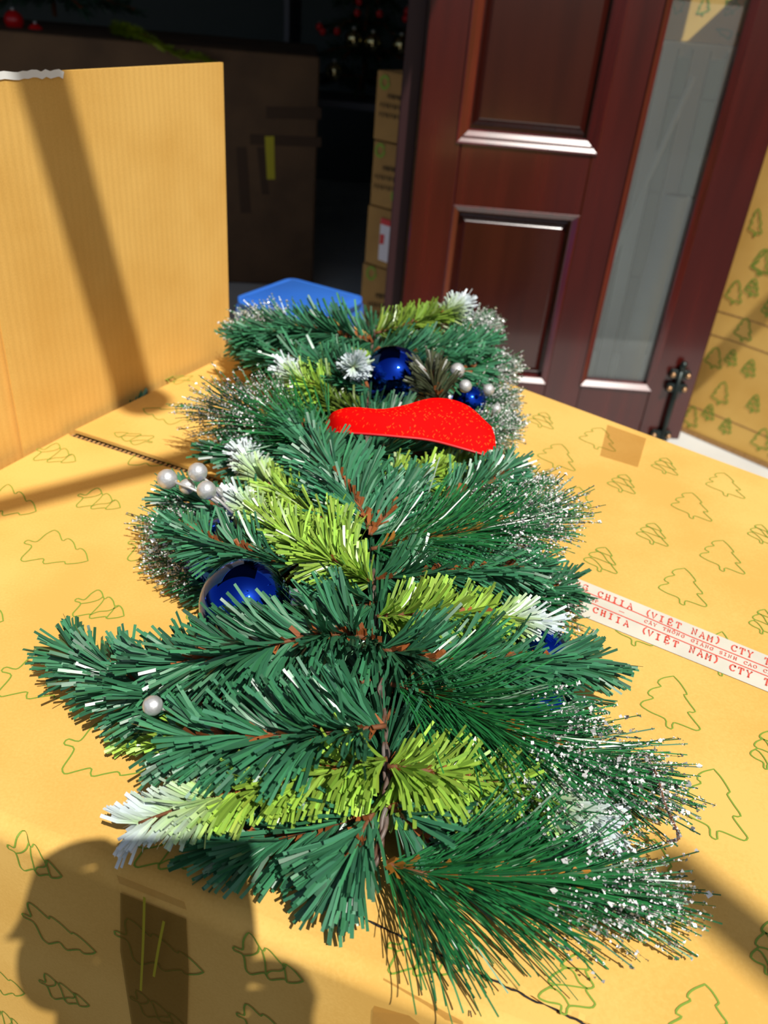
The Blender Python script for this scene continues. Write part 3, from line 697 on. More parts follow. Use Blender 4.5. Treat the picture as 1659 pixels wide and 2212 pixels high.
for i, (lab, ya, yb_) in enumerate(slabs):
    z1, z0 = zs[i], zs[i + 1]
    e = empty('small_carton', (q0[0], q0[1], z0 + .0015), tb); tag(e, lab, 'carton', 'stacked small cartons beside the door')
    sx = [0.002, .006, 0.0, -.006][i]
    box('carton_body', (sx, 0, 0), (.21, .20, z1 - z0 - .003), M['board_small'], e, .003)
    off = np.array([0, 0, z0 + .0015])
    rb = Ribbons()
    if i != 2:
        yc = [200, 355, 0, 630][i]; x0, x1 = [(826, 886), (815, 872), 0, (800, 852)][i]
        for r_ in range(3):
            yy = yc + r_ * 21; xa = x0 + (14 if r_ == 0 else 0) - r_ * 2
            for k_ in range(11):
                xx = xa + (x1 - xa) * k_ / 11; y2 = yy + (xx - x0) * .19
                rb.add([on_stack(xx, y2) - off, on_stack(xx - 1 + (k_ % 3), y2 + 9 + (k_ % 2) * 2) - off], .0035, (0, -1, 0))
        rb.build('lettering', M['ink_dark'], e)['kind'] = 'stuff'
        em = Ribbons()
        for cx, cy in [(832, 178), (872, 288)] if i == 0 else ([(822, 325), (856, 425)] if i == 1 else [(803, 590)]):
            em.add([on_stack(cx + 9 * math.cos(t), cy + 13 * math.sin(t)) - off for t in np.linspace(0, 6.0, 12)], .008, (0, -1, 0))
        em.build('emblem', M['ink_green'], e)['kind'] = 'stuff'
    else:
        def lp(nm, px, mm, lift): pyd(nm, [on_stack(*p) - off + [0, -lift, 0] for p in px], [tuple(range(len(px)))], mm, e)
        lp('picture_label', [(824, 472), (866, 484), (856, 574), (818, 560)], M['white_label'], .0005)
        lp('label_band', [(825, 470), (866, 483), (864, 496), (823, 483)], M['red_label'], .0010)
        lp('label_figure', [(823, 505), (832, 507), (830, 527), (821, 527)], M['red_label'], .0010)
        lp('label_tree', [(840, 540), (860, 538), (858, 560)], M['inner_wall'], .0010)
# shelf unit with baubles
shy = 3.75
sh = empty('shelf_unit', (at_y(700, 210, shy)[0], shy, FLOOR)); tag(sh, 'dark shelf unit at the back of the shop behind the stacked small cartons', 'shelf')
for (px, py) in ((705, 215), (705, 520)):
    p = at_y(px, py, shy); z_ = p[2] - FLOOR
    box('shelf_board', (-.15, 0, z_ - .03), (.75, .35, z_), M['shelf'], sh, .003)
box('upright', (-.17, .0, .001), (-.15, .35, 1.3), M['shelf'], sh); box('upright', (.40, .30, .001), (.42, .35, 1.3), M['shelf'], sh)

# ------------------------------------------------------------------ needles
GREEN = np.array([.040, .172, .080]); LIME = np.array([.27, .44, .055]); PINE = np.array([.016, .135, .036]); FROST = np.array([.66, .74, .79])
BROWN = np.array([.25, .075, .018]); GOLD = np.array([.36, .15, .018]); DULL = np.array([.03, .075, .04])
ZCL = .0035          # nothing on the tree dips below the board
def frame_along(path, s):
    u = np.linspace(0, 1, len(path)); P = np.stack([np.interp(s, u, path[:, k]) for k in range(3)], 1)
    T = np.gradient(path, axis=0); T = nrm(np.stack([np.interp(s, u, T[:, k]) for k in range(3)], 1))
    up = np.array([0, 0, 1.0]); N1 = up - (T @ up)[:, None] * T
    bad = np.linalg.norm(N1, axis=1) < .15; N1[bad] = np.cross(T[bad], [0, 1.0, 0]) ; N1 = nrm(N1)
    return P, T, N1, np.cross(T, N1)
def grow(path, bundles, per, L, wd, ang, col, rg, frost=None, lat=.25, zmin=.004, flat=.85, sag=.02, s0=.0, jit=.22, side=None, taper=1.0, spread=.75, hook=.05):
    """ribbon needles along a stem; returns vertices (n,6,3), colours (n,6,3)"""
    nb_ = bundles; s = s0 + (1 - s0) * (np.arange(nb_) + rg.uniform(0, 1, nb_)) / nb_
    ph = rg.choice([-1, 1], nb_) * math.pi / 2 + rg.normal(0, spread, nb_) if side is None else rg.normal(side, 1.0, nb_)
    s = np.repeat(s, per); ph = np.repeat(ph, per) + rg.normal(0, jit, nb_ * per)
    s = np.clip(s + rg.normal(0, .006, len(s)), 0, 1); n = len(s)
    P, T, N1, Bn = frame_along(path, s)
    al = np.radians(ang[0] + (ang[1] - ang[0]) * s ** 1.4 + rg.normal(0, 7, n))
    D = np.cos(al)[:, None] * T + np.sin(al)[:, None] * (flat * np.cos(ph)[:, None] * N1 + np.sin(ph)[:, None] * Bn)
    D = nrm(D)
    ln = (L[0] + (L[1] - L[0]) * rg.uniform(0, 1, n)) * (1 - (1 - taper) * s)
    bow = rg.normal(0, .035, n)[:, None] * nrm(np.cross(D, rg.normal(0, 1, (n, 3)))) * ln[:, None]
    mid = P + D * (ln * .5)[:, None] + bow + T * (ln * hook)[:, None]; tip = P + D * ln[:, None] + bow * .4
    tip[:, 2] -= sag * ln / .04 * .25 * .04; mid[:, 2] -= sag * .25 * ln
    for q in (mid, tip):
        low = q[:, 2] < zmin; q[low, 2] = zmin + rg.uniform(0, .004, low.sum())
    wv = nrm(np.cross(D, nrm(np.array([0, -.25, 1.0]) + rg.normal(0, .45, (n, 3))))) * (wd * rg.uniform(.8, 1.15, n) / 2)[:, None]
    V = np.stack([P - wv * .6, P + wv * .6, mid - wv, mid + wv, tip - wv * .95, tip + wv * .95], 1)
    V[:, :, 2] = np.maximum(V[:, :, 2], ZCL)
    c = col * rg.uniform(.52, 1.5, (n, 1)) * (1 + rg.normal(0, .05, (n, 3)))
    Cc = np.repeat(c[:, None, :], 6, 1)
    if frost is not None:
        e = np.clip((s - frost[0]) / max(1e-3, frost[1] - frost[0]), 0, 1)[:, None] * np.array([[.35, .35, .75, .75, 1.15, 1.15]])
        e = np.clip(e * rg.uniform(.8, 1.2, (n, 1)), 0, 1)[:, :, None]
        Cc = Cc * (1 - e) + FROST * e
    return V, np.clip(Cc, 0, 1), P, tip, s
QP = [(0, 1, 3, 2), (2, 3, 5, 4)]
FINGERS = []
def set_needles(V, Cc, parent, m, name='needles', singles=0, rg=None):
    n = len(V)
    if singles:
        # the strips that lie topmost toward the lens become parts of their own
        toward = (V[:, 4:6].mean(1) - CAMP); dist = np.linalg.norm(toward, axis=1)
        order = np.argsort(dist - V[:, 4, 2] * .6)[:singles * 3]
        pick = rg.permutation(order)[:singles]
        keep = np.ones(n, bool); keep[pick] = False
        for i in pick:
            o = link_mesh('needle', quads_mesh('needle', V[i], 1, 6, QP, Cc[i]), m, parent)
        V, Cc = V[keep], Cc[keep]; n = len(V)
    me = quads_mesh(name, V.reshape(-1, 3), n, 6, QP, Cc.reshape(-1, 3))
    o = link_mesh(name, me, m, parent); o['kind'] = 'stuff'
    return o
def set_wrap(path, n, col, parent, rg, L=.007, wd=.0022, end=1.0):
    s = rg.uniform(0, end, n); P, T, N1, Bn = frame_along(path, s)
    ph = rg.normal(0, 1.1, n); D = nrm(.8 * T + np.cos(ph)[:, None] * N1 + np.sin(ph)[:, None] * Bn)
    ln = L * rg.uniform(.6, 1.2, n); tip = P + D * ln[:, None]; mid = (P + tip) / 2
    wv = nrm(np.cross(D, rg.normal(0, 1, (n, 3)))) * wd / 2
    V = np.stack([P - wv, P + wv, mid - wv, mid + wv, tip - wv, tip + wv], 1); V[:, :, 2] = np.maximum(V[:, :, 2], ZCL)
    Cc = np.repeat((col * rg.uniform(.6, 1.3, (n, 1)))[:, None, :], 6, 1)
    o = link_mesh('wrap', quads_mesh('wrap', V.reshape(-1, 3), n, 6, QP, np.clip(Cc, 0, 1).reshape(-1, 3)), M['wrap'], parent); o['kind'] = 'stuff'
def set_glitter(P, tip, s, parent, rg, start=.45, per=9, size=(.0005, .0013), only_outer=.25):
    sel = s > only_outer; P, tip, s = P[sel], tip[sel], s[sel]; n = len(P) * per
    w_ = start + (1 - start) * np.sqrt(rg.uniform(0, 1, n)); A = np.repeat(P, per, 0); B = np.repeat(tip, per, 0)
    ctr = A + (B - A) * w_[:, None] + rg.normal(0, .00045, (n, 3))
    big = rg.uniform(0, 1, n) < .10
    sz = rg.uniform(size[0], size[1], n) * np.where(big, 1.9, 1)
    a = nrm(rg.normal(0, 1, (n, 3))) * sz[:, None]; b = nrm(np.cross(a, rg.normal(0, 1, (n, 3)))) * (sz * rg.uniform(.5, 1, n))[:, None]
    c = nrm(np.cross(a, b)) * (sz * .5)[:, None]
    V = np.stack([ctr - a, ctr - b + c, ctr + a, ctr + b + c], 1); V[:, :, 2] = np.maximum(V[:, :, 2], ZCL)
    g = rg.choice([.97, .85, .4, .14], n, p=[.46, .22, .17, .15])[:, None]
    Cc = np.repeat((g * np.array([1, .99, .97]))[:, None, :], 4, 1)
    me = quads_mesh('glitter', V.reshape(-1, 3), n, 4, [(0, 1, 2, 3)], np.clip(Cc, 0, 1).reshape(-1, 3))
    o = link_mesh('glitter', me, M['glitter'], parent); o['kind'] = 'stuff'

TREE0 = at_z(825, 1845, 0)
tree = empty('christmas_tree', (0, 0, 0))
tag(tree, 'small decorated artificial christmas tree lying on its side on the printed carton', 'christmas tree')
def path_px(pts, n=30): return smooth_path([at_z(x, y, z) for x, y, z in pts], n)
# twisted trunk wire
tp = path_px([(812, 1850, .036), (832, 1760, .05), (838, 1650, .056), (832, 1560, .058), (822, 1430, .062), (812, 1290, .064), (802, 1170, .068), (798, 1050, .07), (795, 930, .072), (800, 800, .075), (812, 690, .085)], 260)
trunk = empty('trunk'); trunk.parent = tree
for k in range(2):
    P, T, N1, Bn = frame_along(tp, np.linspace(0, 1, 260)); a_ = np.linspace(0, 150, 260) + k * math.pi
    tube('twisted_wire', P - [0, 0, .008] + .0013 * (np.cos(a_)[:, None] * N1 + np.sin(a_)[:, None] * Bn), .0014, M['wire'], trunk, 6)

def branch(kind, pts, seed, parent=tree, name='branch', **k):
    rg = np.random.default_rng(seed); path = path_px(pts) if k.pop('px', True) else smooth_path(pts, 30)
    length = np.linalg.norm(np.diff(path, axis=0), axis=1).sum()
    br = tube(name, path, np.linspace(.0017, .0009, len(path)), M['stem'], parent, 6)
    dens = k.pop('dens', 1.0); singles = k.pop('singles', 0); col = k.pop('col', None); sc = k.pop('scale', 1.0)
    if kind == 'G':
        nb_ = int(length * 600 * dens) + 8
        V, Cc, P, tip, s = grow(path, nb_, 10, (.030 * sc, .052 * sc), .00205 * (sc ** .5), k.pop('ang', (56, 30)), GREEN if col is None else col, rg, jit=.14, taper=.78, **k)
        set_needles(V, Cc, br, M['needle'], 'needles', singles, rg); set_wrap(path, int(length * 650) + 8, BROWN, br, rg, .009, .0030)
    elif kind == 'L':
        fr_ = k.pop('frost', (.62, .95)); nb_ = int(length * 900 * dens) + 8
        V, Cc, P, tip, s = grow(path, nb_, 7, (.020 * sc, .036 * sc), .0020, k.pop('ang', (60, 38)), LIME if col is None else col, rg, frost=fr_, jit=.26, taper=.7, **k)
        set_needles(V, Cc, br, M['needle'], 'needles', singles, rg); set_wrap(path, int(length * 450) + 8, BROWN, br, rg, .006, .0019, .68)
    elif kind == 'P':
        nb_ = int(length * 820 * dens) + 10; gl_ = k.pop('glit', (.5, .3, 8))
        V, Cc, P, tip, s = grow(path, nb_, 6, (.050 * sc, .080 * sc), .0009, k.pop('ang', (46, 13)), PINE if col is None else col, rg, jit=.35, spread=k.pop('spread', .8), **k)
        set_needles(V, Cc, br, M['fine_needle'], 'needles', singles, rg); set_wrap(path, int(length * 420) + 16, GOLD, br, rg, .011, .0024)
        set_glitter(P, tip, s, br, rg, gl_[0], gl_[2], only_outer=gl_[1])
    return br

BR = [
 # near end
 ('P', [(828, 1862, .034), (900, 1885, .036), (1040, 1893, .036), (1180, 1895, .032), (1260, 1905, .028)], dict(dens=1.15, glit=(.62, .45, 9))),
 ('G', [(828, 1742, .036), (760, 1768, .032), (640, 1800, .024), (500, 1815, .016)], dict(singles=24, dens=1.1)),
 ('G', [(805, 1755, .047), (770, 1820, .043), (735, 1880, .032)], dict(singles=20, ang=(30, 25))),
 ('G', [(838, 1738, .048), (880, 1770, .046), (930, 1810, .036)], dict(singles=20, ang=(34, 24))),
 ('G', [(840, 1745, .03), (950, 1760, .028), (1100, 1780, .024), (1200, 1790, .02)], dict(col=GREEN * .9)),
 ('L', [(836, 1640, .060), (740, 1655, .060), (640, 1682, .054), (534, 1702, .054), (400, 1742, .046), (300, 1778, .036)], dict(frost=(.6, .95), singles=12, dens=1.1)),
 ('L', [(838, 1655, .058), (893, 1660, .060), (1000, 1680, .056), (1150, 1712, .046), (1300, 1775, .032)], dict(frost=(.58, .9), dens=1.1, singles=8)),
 ('L', [(838, 1660, .05), (900, 1720, .045), (1010, 1740, .04)], dict(frost=(2, 3), dens=.8)),
 ('P', [(845, 1478, .060), (940, 1502, .062), (1050, 1558, .060), (1180, 1615, .050), (1270, 1650, .044)], dict(dens=1.2, glit=(.6, .4, 9), zmin=.012)),
 # left, the two great dark branches
 ('G', [(832, 1568, .068), (740, 1580, .074), (640, 1588, .076), (520, 1590, .070), (420, 1594, .062)], dict(singles=40, dens=1.15, ang=(56, 40))),
 ('G', [(822, 1388, .070), (751, 1370, .084), (669, 1376, .090), (548, 1400, .090), (437, 1422, .072), (341, 1440, .060)], dict(singles=40, dens=1.1, ang=(56, 40))),
 ('G', [(440, 1520, .050), (329, 1488, .044), (220, 1446, .036), (158, 1412, .032)], dict(singles=24, ang=(50, 24))),
 ('L', [(500, 1590, .030), (400, 1585, .028), (300, 1588, .018)], dict(frost=(.9, 2.2), ang=(40, 25), dens=1.2)),
 ('G', [(800, 1470, .045), (680, 1490, .045), (560, 1505, .040), (430, 1520, .032)], dict(col=GREEN * .9)),
 ('G', [(815, 1300, .062), (760, 1310, .062), (700, 1330, .056)], dict()),
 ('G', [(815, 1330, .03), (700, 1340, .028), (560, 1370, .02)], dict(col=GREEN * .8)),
 # right middle
 ('G', [(825, 1402, .064), (920, 1421, .066), (997, 1424, .064), (1089, 1431, .056), (1262, 1428, .046)], dict(singles=12)),
 ('G', [(830, 1480, .03), (960, 1470, .032), (1100, 1490, .03), (1210, 1500, .026)], dict(col=GREEN * .85)),
 ('L', [(815, 1332, .066), (900, 1326, .072), (1040, 1328, .070), (1165, 1343, .058)], dict(frost=(.66, .92), dens=1.1, singles=8)),
 ('G', [(812, 1250, .068), (950, 1240, .074), (1070, 1232, .068), (1150, 1226, .060)], dict(singles=10, scale=.85)),
 ('G', [(812, 1290, .03), (950, 1290, .032), (1100, 1280, .03), (1200, 1270, .028)], dict(col=GREEN * .8)),
 ('P', [(802, 1186, .074), (900, 1168, .080), (1046, 1142, .080), (1140, 1118, .074)], dict(glit=(.55, .4, 9), dens=1.2, zmin=.01)),
 ('P', [(900, 1290, .02), (1030, 1295, .02), (1100, 1305, .018)], dict(dens=.5, glit=(.6, .5, 8))),
 ('P', [(900, 1700, .02), (1040, 1720, .02), (1160, 1745, .018)], dict(dens=.7, glit=(.4, .2, 12))),
 # left middle
 ('L', [(770, 1205, .070), (690, 1125, .078), (620, 1072, .076), (572, 1040, .072), (531, 986, .066)], dict(frost=(.62, .95), dens=1.1)),
 ('L', [(805, 1262, .074), (745, 1225, .082), (685, 1195, .084), (596, 1136, .078), (515, 1082, .066)], dict(frost=(.68, .98), dens=1.2)),
 ('G', [(640, 1225, .070), (560, 1200, .074), (457, 1172, .072), (395, 1145, .066)], dict(singles=14, scale=.82)),
 ('G', [(620, 1170, .05), (500, 1110, .048), (390, 1075, .042)], dict()),
 ('P', [(520, 1160, .035), (430, 1150, .034), (390, 1140, .030)], dict(scale=.72, glit=(.4, .1, 10), dens=1.0)),
 ('P', [(520, 1230, .028), (440, 1215, .026), (400, 1205, .022)], dict(scale=.66, glit=(.35, .1, 12), dens=1.2)),
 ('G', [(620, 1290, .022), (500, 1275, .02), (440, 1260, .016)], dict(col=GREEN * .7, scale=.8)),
 # upper middle
 ('G', [(802, 1150, .076), (760, 1065, .086), (690, 985, .088), (640, 925, .084)], dict(singles=10, scale=1.1)),
 ('G', [(800, 1155, .078), (850, 1095, .084), (885, 1045, .080)], dict(ang=(36, 26))),
 ('G', [(796, 1145, .074), (730, 1090, .080), (690, 1060, .080)], dict(ang=(36, 28))),
 ('P', [(740, 960, .074), (660, 930, .080), (590, 910, .076), (520, 893, .068)], dict(glit=(.5, .3, 12), ang=(48, 20), dens=.85, zmin=.01, scale=1.05)),
 ('G', [(740, 1010, .06), (640, 1000, .058), (540, 985, .05), (490, 975, .046)], dict(col=GREEN * .9)),
 ('L', [(800, 1062, .074), (900, 1035, .078), (1047, 1002, .074)], dict(frost=(2, 3), dens=1.1)),
 ('G', [(960, 1075, .078), (1040, 1050, .084), (1098, 1012, .084)], dict(scale=.8)),
 ('G', [(798, 985, .072), (880, 980, .074), (990, 990, .066)], dict(col=GREEN * 1.05)),
 ('G', [(795, 940, .06), (860, 930, .058), (1000, 930, .05)], dict(col=GREEN * .7)),
 ('P', [(960, 1060, .05), (1060, 1050, .05), (1110, 1045, .048)], dict(scale=.7, glit=(.3, .1, 12), dens=.9)),
 ('P', [(980, 960, .045), (1050, 935, .045), (1080, 920, .042)], dict(scale=.62, glit=(.3, .1, 14), dens=1.4)),
 # far end
 ('L', [(798, 905, .070), (720, 880, .072), (640, 860, .066)], dict(frost=(2, 3), col=LIME * .4, dens=1.0)),
 ('G', [(799, 840, .078), (740, 818, .084), (681, 798, .082), (600, 768, .074), (524, 738, .066)], dict(scale=1.05)),
 ('L', [(720, 850, .080), (660, 825, .088), (622, 800, .090)], dict(frost=(.45, .7), dens=1.1)),
 ('L', [(770, 800, .075), (766, 792, .095), (763, 792, .112)], dict(frost=(.2, .5), dens=1.8, ang=(75, 40), scale=.72, spread=3)),
 ('G', [(805, 740, .085), (720, 722, .094), (630, 715, .092), (545, 725, .082)], dict(scale=1.1, dens=1.1)),
 ('P', [(660, 735, .076), (600, 715, .078), (560, 705, .076)], dict(scale=.7, glit=(.35, .1, 12), dens=1.0)),
 ('P', [(600, 760, .06), (550, 735, .058), (530, 725, .054)], dict(scale=.6, glit=(.3, .1, 14), dens=1.0)),
 ('L', [(810, 720, .092), (890, 700, .104), (950, 680, .110), (1005, 655, .114)], dict(frost=(.62, .9), dens=1.2, col=LIME * .6)),
 ('G', [(808, 760, .082), (900, 765, .088), (980, 755, .086), (1040, 745, .080)], dict(scale=1.0, dens=1.3)),
 ('G', [(803, 790, .074), (900, 800, .074), (1000, 800, .070), (1055, 790, .062)], dict(col=GREEN * 1.1, dens=1.2)),
 ('P', [(960, 745, .080), (1020, 715, .084), (1040, 705, .084)], dict(scale=.6, glit=(.3, .1, 13), dens=1.4)),
 ('P', [(980, 810, .056), (1050, 800, .056), (1075, 795, .054)], dict(scale=.6, glit=(.3, .1, 14), dens=1.5)),
 ('P', [(990, 870, .045), (1040, 865, .045), (1062, 862, .043)], dict(scale=.65, glit=(.3, .1, 13), dens=1.2)),
 ('G', [(950, 880, .070), (940, 840, .088), (925, 800, .098)], dict(col=np.array([.06, .07, .035]), scale=.8, ang=(50, 34))),
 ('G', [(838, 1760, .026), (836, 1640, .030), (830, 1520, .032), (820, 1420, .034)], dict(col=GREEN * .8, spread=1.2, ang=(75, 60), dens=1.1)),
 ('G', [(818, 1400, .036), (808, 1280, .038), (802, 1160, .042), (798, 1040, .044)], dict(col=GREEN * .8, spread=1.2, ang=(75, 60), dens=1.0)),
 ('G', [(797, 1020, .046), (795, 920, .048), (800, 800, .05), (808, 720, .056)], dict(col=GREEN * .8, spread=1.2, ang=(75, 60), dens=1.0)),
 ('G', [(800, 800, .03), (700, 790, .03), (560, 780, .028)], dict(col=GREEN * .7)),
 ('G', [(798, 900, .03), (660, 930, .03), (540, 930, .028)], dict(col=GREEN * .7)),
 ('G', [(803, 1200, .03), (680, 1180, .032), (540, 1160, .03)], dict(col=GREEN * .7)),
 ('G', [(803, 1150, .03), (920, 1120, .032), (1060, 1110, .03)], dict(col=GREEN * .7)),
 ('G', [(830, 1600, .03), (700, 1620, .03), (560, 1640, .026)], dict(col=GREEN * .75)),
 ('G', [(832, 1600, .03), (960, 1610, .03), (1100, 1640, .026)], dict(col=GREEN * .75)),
]
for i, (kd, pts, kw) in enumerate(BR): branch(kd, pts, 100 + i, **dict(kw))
# long bent wire-thin needle at the right
o = tube('branch', path_px([(1395, 1625, .045), (1420, 1680, .05), (1438, 1740, .045), (1466, 1808, .03), (1440, 1818, .026)], 40), .0007, M['stem'], tree, 5)
rg = np.random.default_rng(5); pw = path_px([(1395, 1625, .045), (1420, 1680, .05), (1438, 1740, .045), (1466, 1808, .03), (1440, 1818, .026)], 40)
set_glitter(pw[:-1], pw[1:], np.ones(39), o, rg, .0, 7)

# ------------------------------------------------------------------ baubles, berries, ribbon
def bauble(px, py, z, r, lab, grp='blue mirror baubles on the tree'):
    c = at_z(px, py, z); e = empty('bauble', tuple(c)); tag(e, lab, 'bauble', grp)
    bm = bmesh.new(); bmesh.ops.create_uvsphere(bm, u_segments=64, v_segments=40, radius=r); obj('ball', bm, M['blue_glass'], e, True)
    dr = nrm(at_z(820, py - 40, z) - c)
    tube('cap', [dr * r * .97, dr * (r + .003), dr * (r + .007)], [.006, .0062, .0055], M['silver'], e, 12)
bauble(531, 1305, .064, .0315, 'shiny blue bauble in front, on the left side of the tree')
bauble(478, 1196, .040, .0285, 'blue bauble half hidden under needles just behind the front left one')
bauble(850, 814, .078, .0335, 'blue bauble at the far end of the tree above the red ribbon')
bauble(1165, 1432, .032, .026, 'blue bauble buried in needles on the right side of the tree')
bauble(1150, 1540, .028, .024, 'blue bauble deep under the glittered pine branch on the right')
bauble(1012, 868, .045, .020, 'small blue bauble hidden right of the red ribbon')
def berry(px, py, z, r, lab, stem_to=None, grp='silver berries on the tree'):
    c = at_z(px, py, z); e = empty('silver_berry', tuple(c)); tag(e, lab, 'berry', grp)
    bm = bmesh.new(); bmesh.ops.create_uvsphere(bm, u_segments=28, v_segments=18, radius=r)
    for v in bm.verts: v.co *= 1 + .02 * math.sin(9 * v.co.x / r + 3 * v.co.y / r) * math.sin(7 * v.co.z / r)
    obj('ball', bm, M['silver'], e, True)
    if stem_to:
        q = at_z(*stem_to) - c; d = nrm(q)
        tube('stem', [d * r * .9, q * .5 + [0, 0, .001], q], [.0011, .0012, .0014], M['silver_stem'], e, 6)
def rpx(px, py, z, r): return r * np.linalg.norm(at_z(px, py, z) - CAMP) / math.hypot(F, math.hypot(px - W / 2, py - H / 2))
for px, py, z, r, lab, st_ in (
    (361, 1035, .088, 22, 'silver berry farthest left on the spray at the left of the tree', (455, 1075, .078)),
    (427, 1020, .094, 21, 'uppermost silver berry of the spray at the left of the tree', (480, 1072, .076)),
    (404, 1051, .080, 17, 'smaller silver berry in the middle of the left spray, partly hidden', (470, 1085, .07)),
    (446, 1059, .092, 21, 'dented silver berry nearest the lens on the left spray', (502, 1108, .074)),
    (470, 1064, .076, 12, 'half hidden silver berry behind the dented one', (500, 1100, .07)),
    (330, 1524, .078, 22, 'silver berry with a crinkled skin under the far left dark branch', (390, 1545, .06)),
    (988, 800, .088, 16, 'upper of two pale silver berries at the far right of the tree', None),
    (1005, 834, .082, 14, 'lower of two pale silver berries at the far right of the tree', None),
    (1055, 842, .070, 13, 'silver berry at the outer right edge above the printed carton', None),
    (1072, 884, .060, 11, 'small silver berry beside the right end of the red ribbon', None)):
    berry(px, py, z, rpx(px, py, z, r), lab, st_)
# red ribbon
lowe = [(703, 932, .087), (735, 934, .095), (800, 938, .101), (860, 943, .103), (930, 951, .103), (1000, 969, .101), (1050, 984, .097), (1072, 993, .091)]
uppe = [(706, 916, .089), (722, 892, .105), (762, 882, .113), (822, 886, .115), (872, 878, .119), (940, 862, .125), (1005, 876, .123), (1062, 925, .111)]
n, k = 64, 14
A, B = path_px(lowe, n), path_px(uppe, n); V = []
for i in range(n):
    for j in range(k):
        t = j / (k - 1); p = A[i] * (1 - t) + B[i] * t; p[2] += .006 * math.sin(math.pi * t); V.append(p)
rib = empty('red_ribbon', tuple(A[n // 2])); tag(rib, 'bright red glitter ribbon arching across the far end of the tree', 'ribbon')
o0 = A[n // 2]
fcs = [(i * k + j, (i + 1) * k + j, (i + 1) * k + j + 1, i * k + j + 1) for i in range(n - 1) for j in range(k - 1)]
pyd('ribbon_band', [p - o0 for p in V], fcs, M['ribbon'], rib, True)
pyd('ribbon_shade_back', [p - o0 - [0, -.001, .0022] for p in V], fcs, M['ribbon_back'], rib, True)
tube('wired_edge', A - o0, .0011, M['red_label'], rib, 6); tube('wired_edge', B - o0, .0011, M['ribbon'], rib, 6)

# ------------------------------------------------------------------ blue stool behind the carton
zs_ = -.115
ctr = at_z(648, 662, zs_); stl = empty('plastic_stool', (ctr[0], ctr[1], FLOOR)); tag(stl, 'blue plastic stool standing on the floor behind the far end of the tree', 'stool')
ck = [at_z(x, y, zs_) - ctr for x, y in ((628, 597), (790, 640))]
side_ = np.linalg.norm(ck[1] - ck[0]); angs = math.atan2(*(ck[1] - ck[0])[:2][::-1])
stl.rotation_euler = (0, 0, angs); hs = side_ / 2; hz = zs_ - FLOOR
cloc = ck[0] + (ck[1] - ck[0]) / 2; nin = np.array([math.sin(angs), -math.cos(angs)]);
stl.location = (ctr[0] + cloc[0] + nin[0] * hs, ctr[1] + cloc[1] + nin[1] * hs, FLOOR)
bm = bmesh.new(); box_bm(bm, (-hs, -hs, hz - .022), (hs, hs, hz), .02, 4); box_bm(bm, (-hs * .82, -hs * .82, hz - .004), (hs * .82, hs * .82, hz + .002), .002, 2); obj('seat', bm, M['stool'], stl, True)
V = [(x * hs * f_, y * hs * f_, z_) for z_, f_ in ((hz - .015, .96), (hz - .09, 1.02)) for x, y in ((-1, -1), (1, -1), (1, 1), (-1, 1))]
pyd('apron', V, [(i, (i + 1) % 4, 4 + (i + 1) % 4, 4 + i) for i in range(4)], M['stool'], stl)
for x, y in ((-1, -1), (1, -1), (1, 1), (-1, 1)):
    V = []
    for z_, f_, w_ in ((hz - .05, .99, .05), (.0, 1.14, .036)):
        cx, cy = x * hs * f_, y * hs * f_
        V += [(cx, cy, z_), (cx - x * w_, cy, z_), (cx - x * w_, cy - y * .006, z_), (cx - x * .006, cy - y * .006, z_), (cx - x * .006, cy - y * w_, z_), (cx, cy - y * w_, z_)]
    pyd('leg', V, [(i, (i + 1) % 6, 6 + (i + 1) % 6, 6 + i) for i in range(6)] + [(5, 4, 3, 2, 1, 0), (6, 7, 8, 9, 10, 11)], M['stool'], stl)

# ------------------------------------------------------------------ sprigs behind the carton edge
def sprig(px, py, z, kinds, lab, name='fir_sprig', cat='sprig', h=.05):
    global ZCL
    ZCL = -.4; c = at_z(px, py, z); e = empty(name, (0, 0, 0)); tag(e, lab, cat)
    for i, (kd, dx, dy, kw) in enumerate(kinds):
        branch(kd, [c + [0, 0, -.06], c + [dx * .4, dy * .4, -.02], c + [dx, dy, h]], 900 + i + int(px), e, px=False, **kw)
    ZCL = .0035
    return e
sprig(230, 905, -.02, [('G', -.01, .0, dict(scale=.7, ang=(40, 30), zmin=-.4)), ('G', .03, .02, dict(scale=.7, ang=(40, 30), zmin=-.4))], 'dark green fir sprig poking up between the printed carton and the tall carton', h=.01)
sprig(75, 975, -.03, [('L', .0, .0, dict(scale=.8, frost=(2, 3), zmin=-.4)), ('P', .012, .02, dict(scale=.35, col=np.array([.3, .16, .02]), glit=(.9, .9, 1), zmin=-.4))], 'lime and gold sprig poking up at the near left edge of the printed carton', h=.02)
# two pale plastic blades standing before the front face
for i, pts in enumerate(([(304, 2140), (309, 2040), (312, 1938)], [(332, 2110), (342, 2050), (354, 1990)])):
    P = [at_plane(x, y, (*(f0 + fn * .006), 0), fn3) for x, y in pts]
    e = empty('loose_blade', tuple(P[0])); tag(e, ['longer yellow-green plastic blade stuck on the shaded carton front', 'shorter yellow-green plastic blade stuck on the shaded carton front'][i], 'blade')
    rb = Ribbons(); Q = smooth_path([p - P[0] for p in P], 16)
    rb.add(Q, .0016, fn3); rb.build('blade', M['yellow_label'], e)

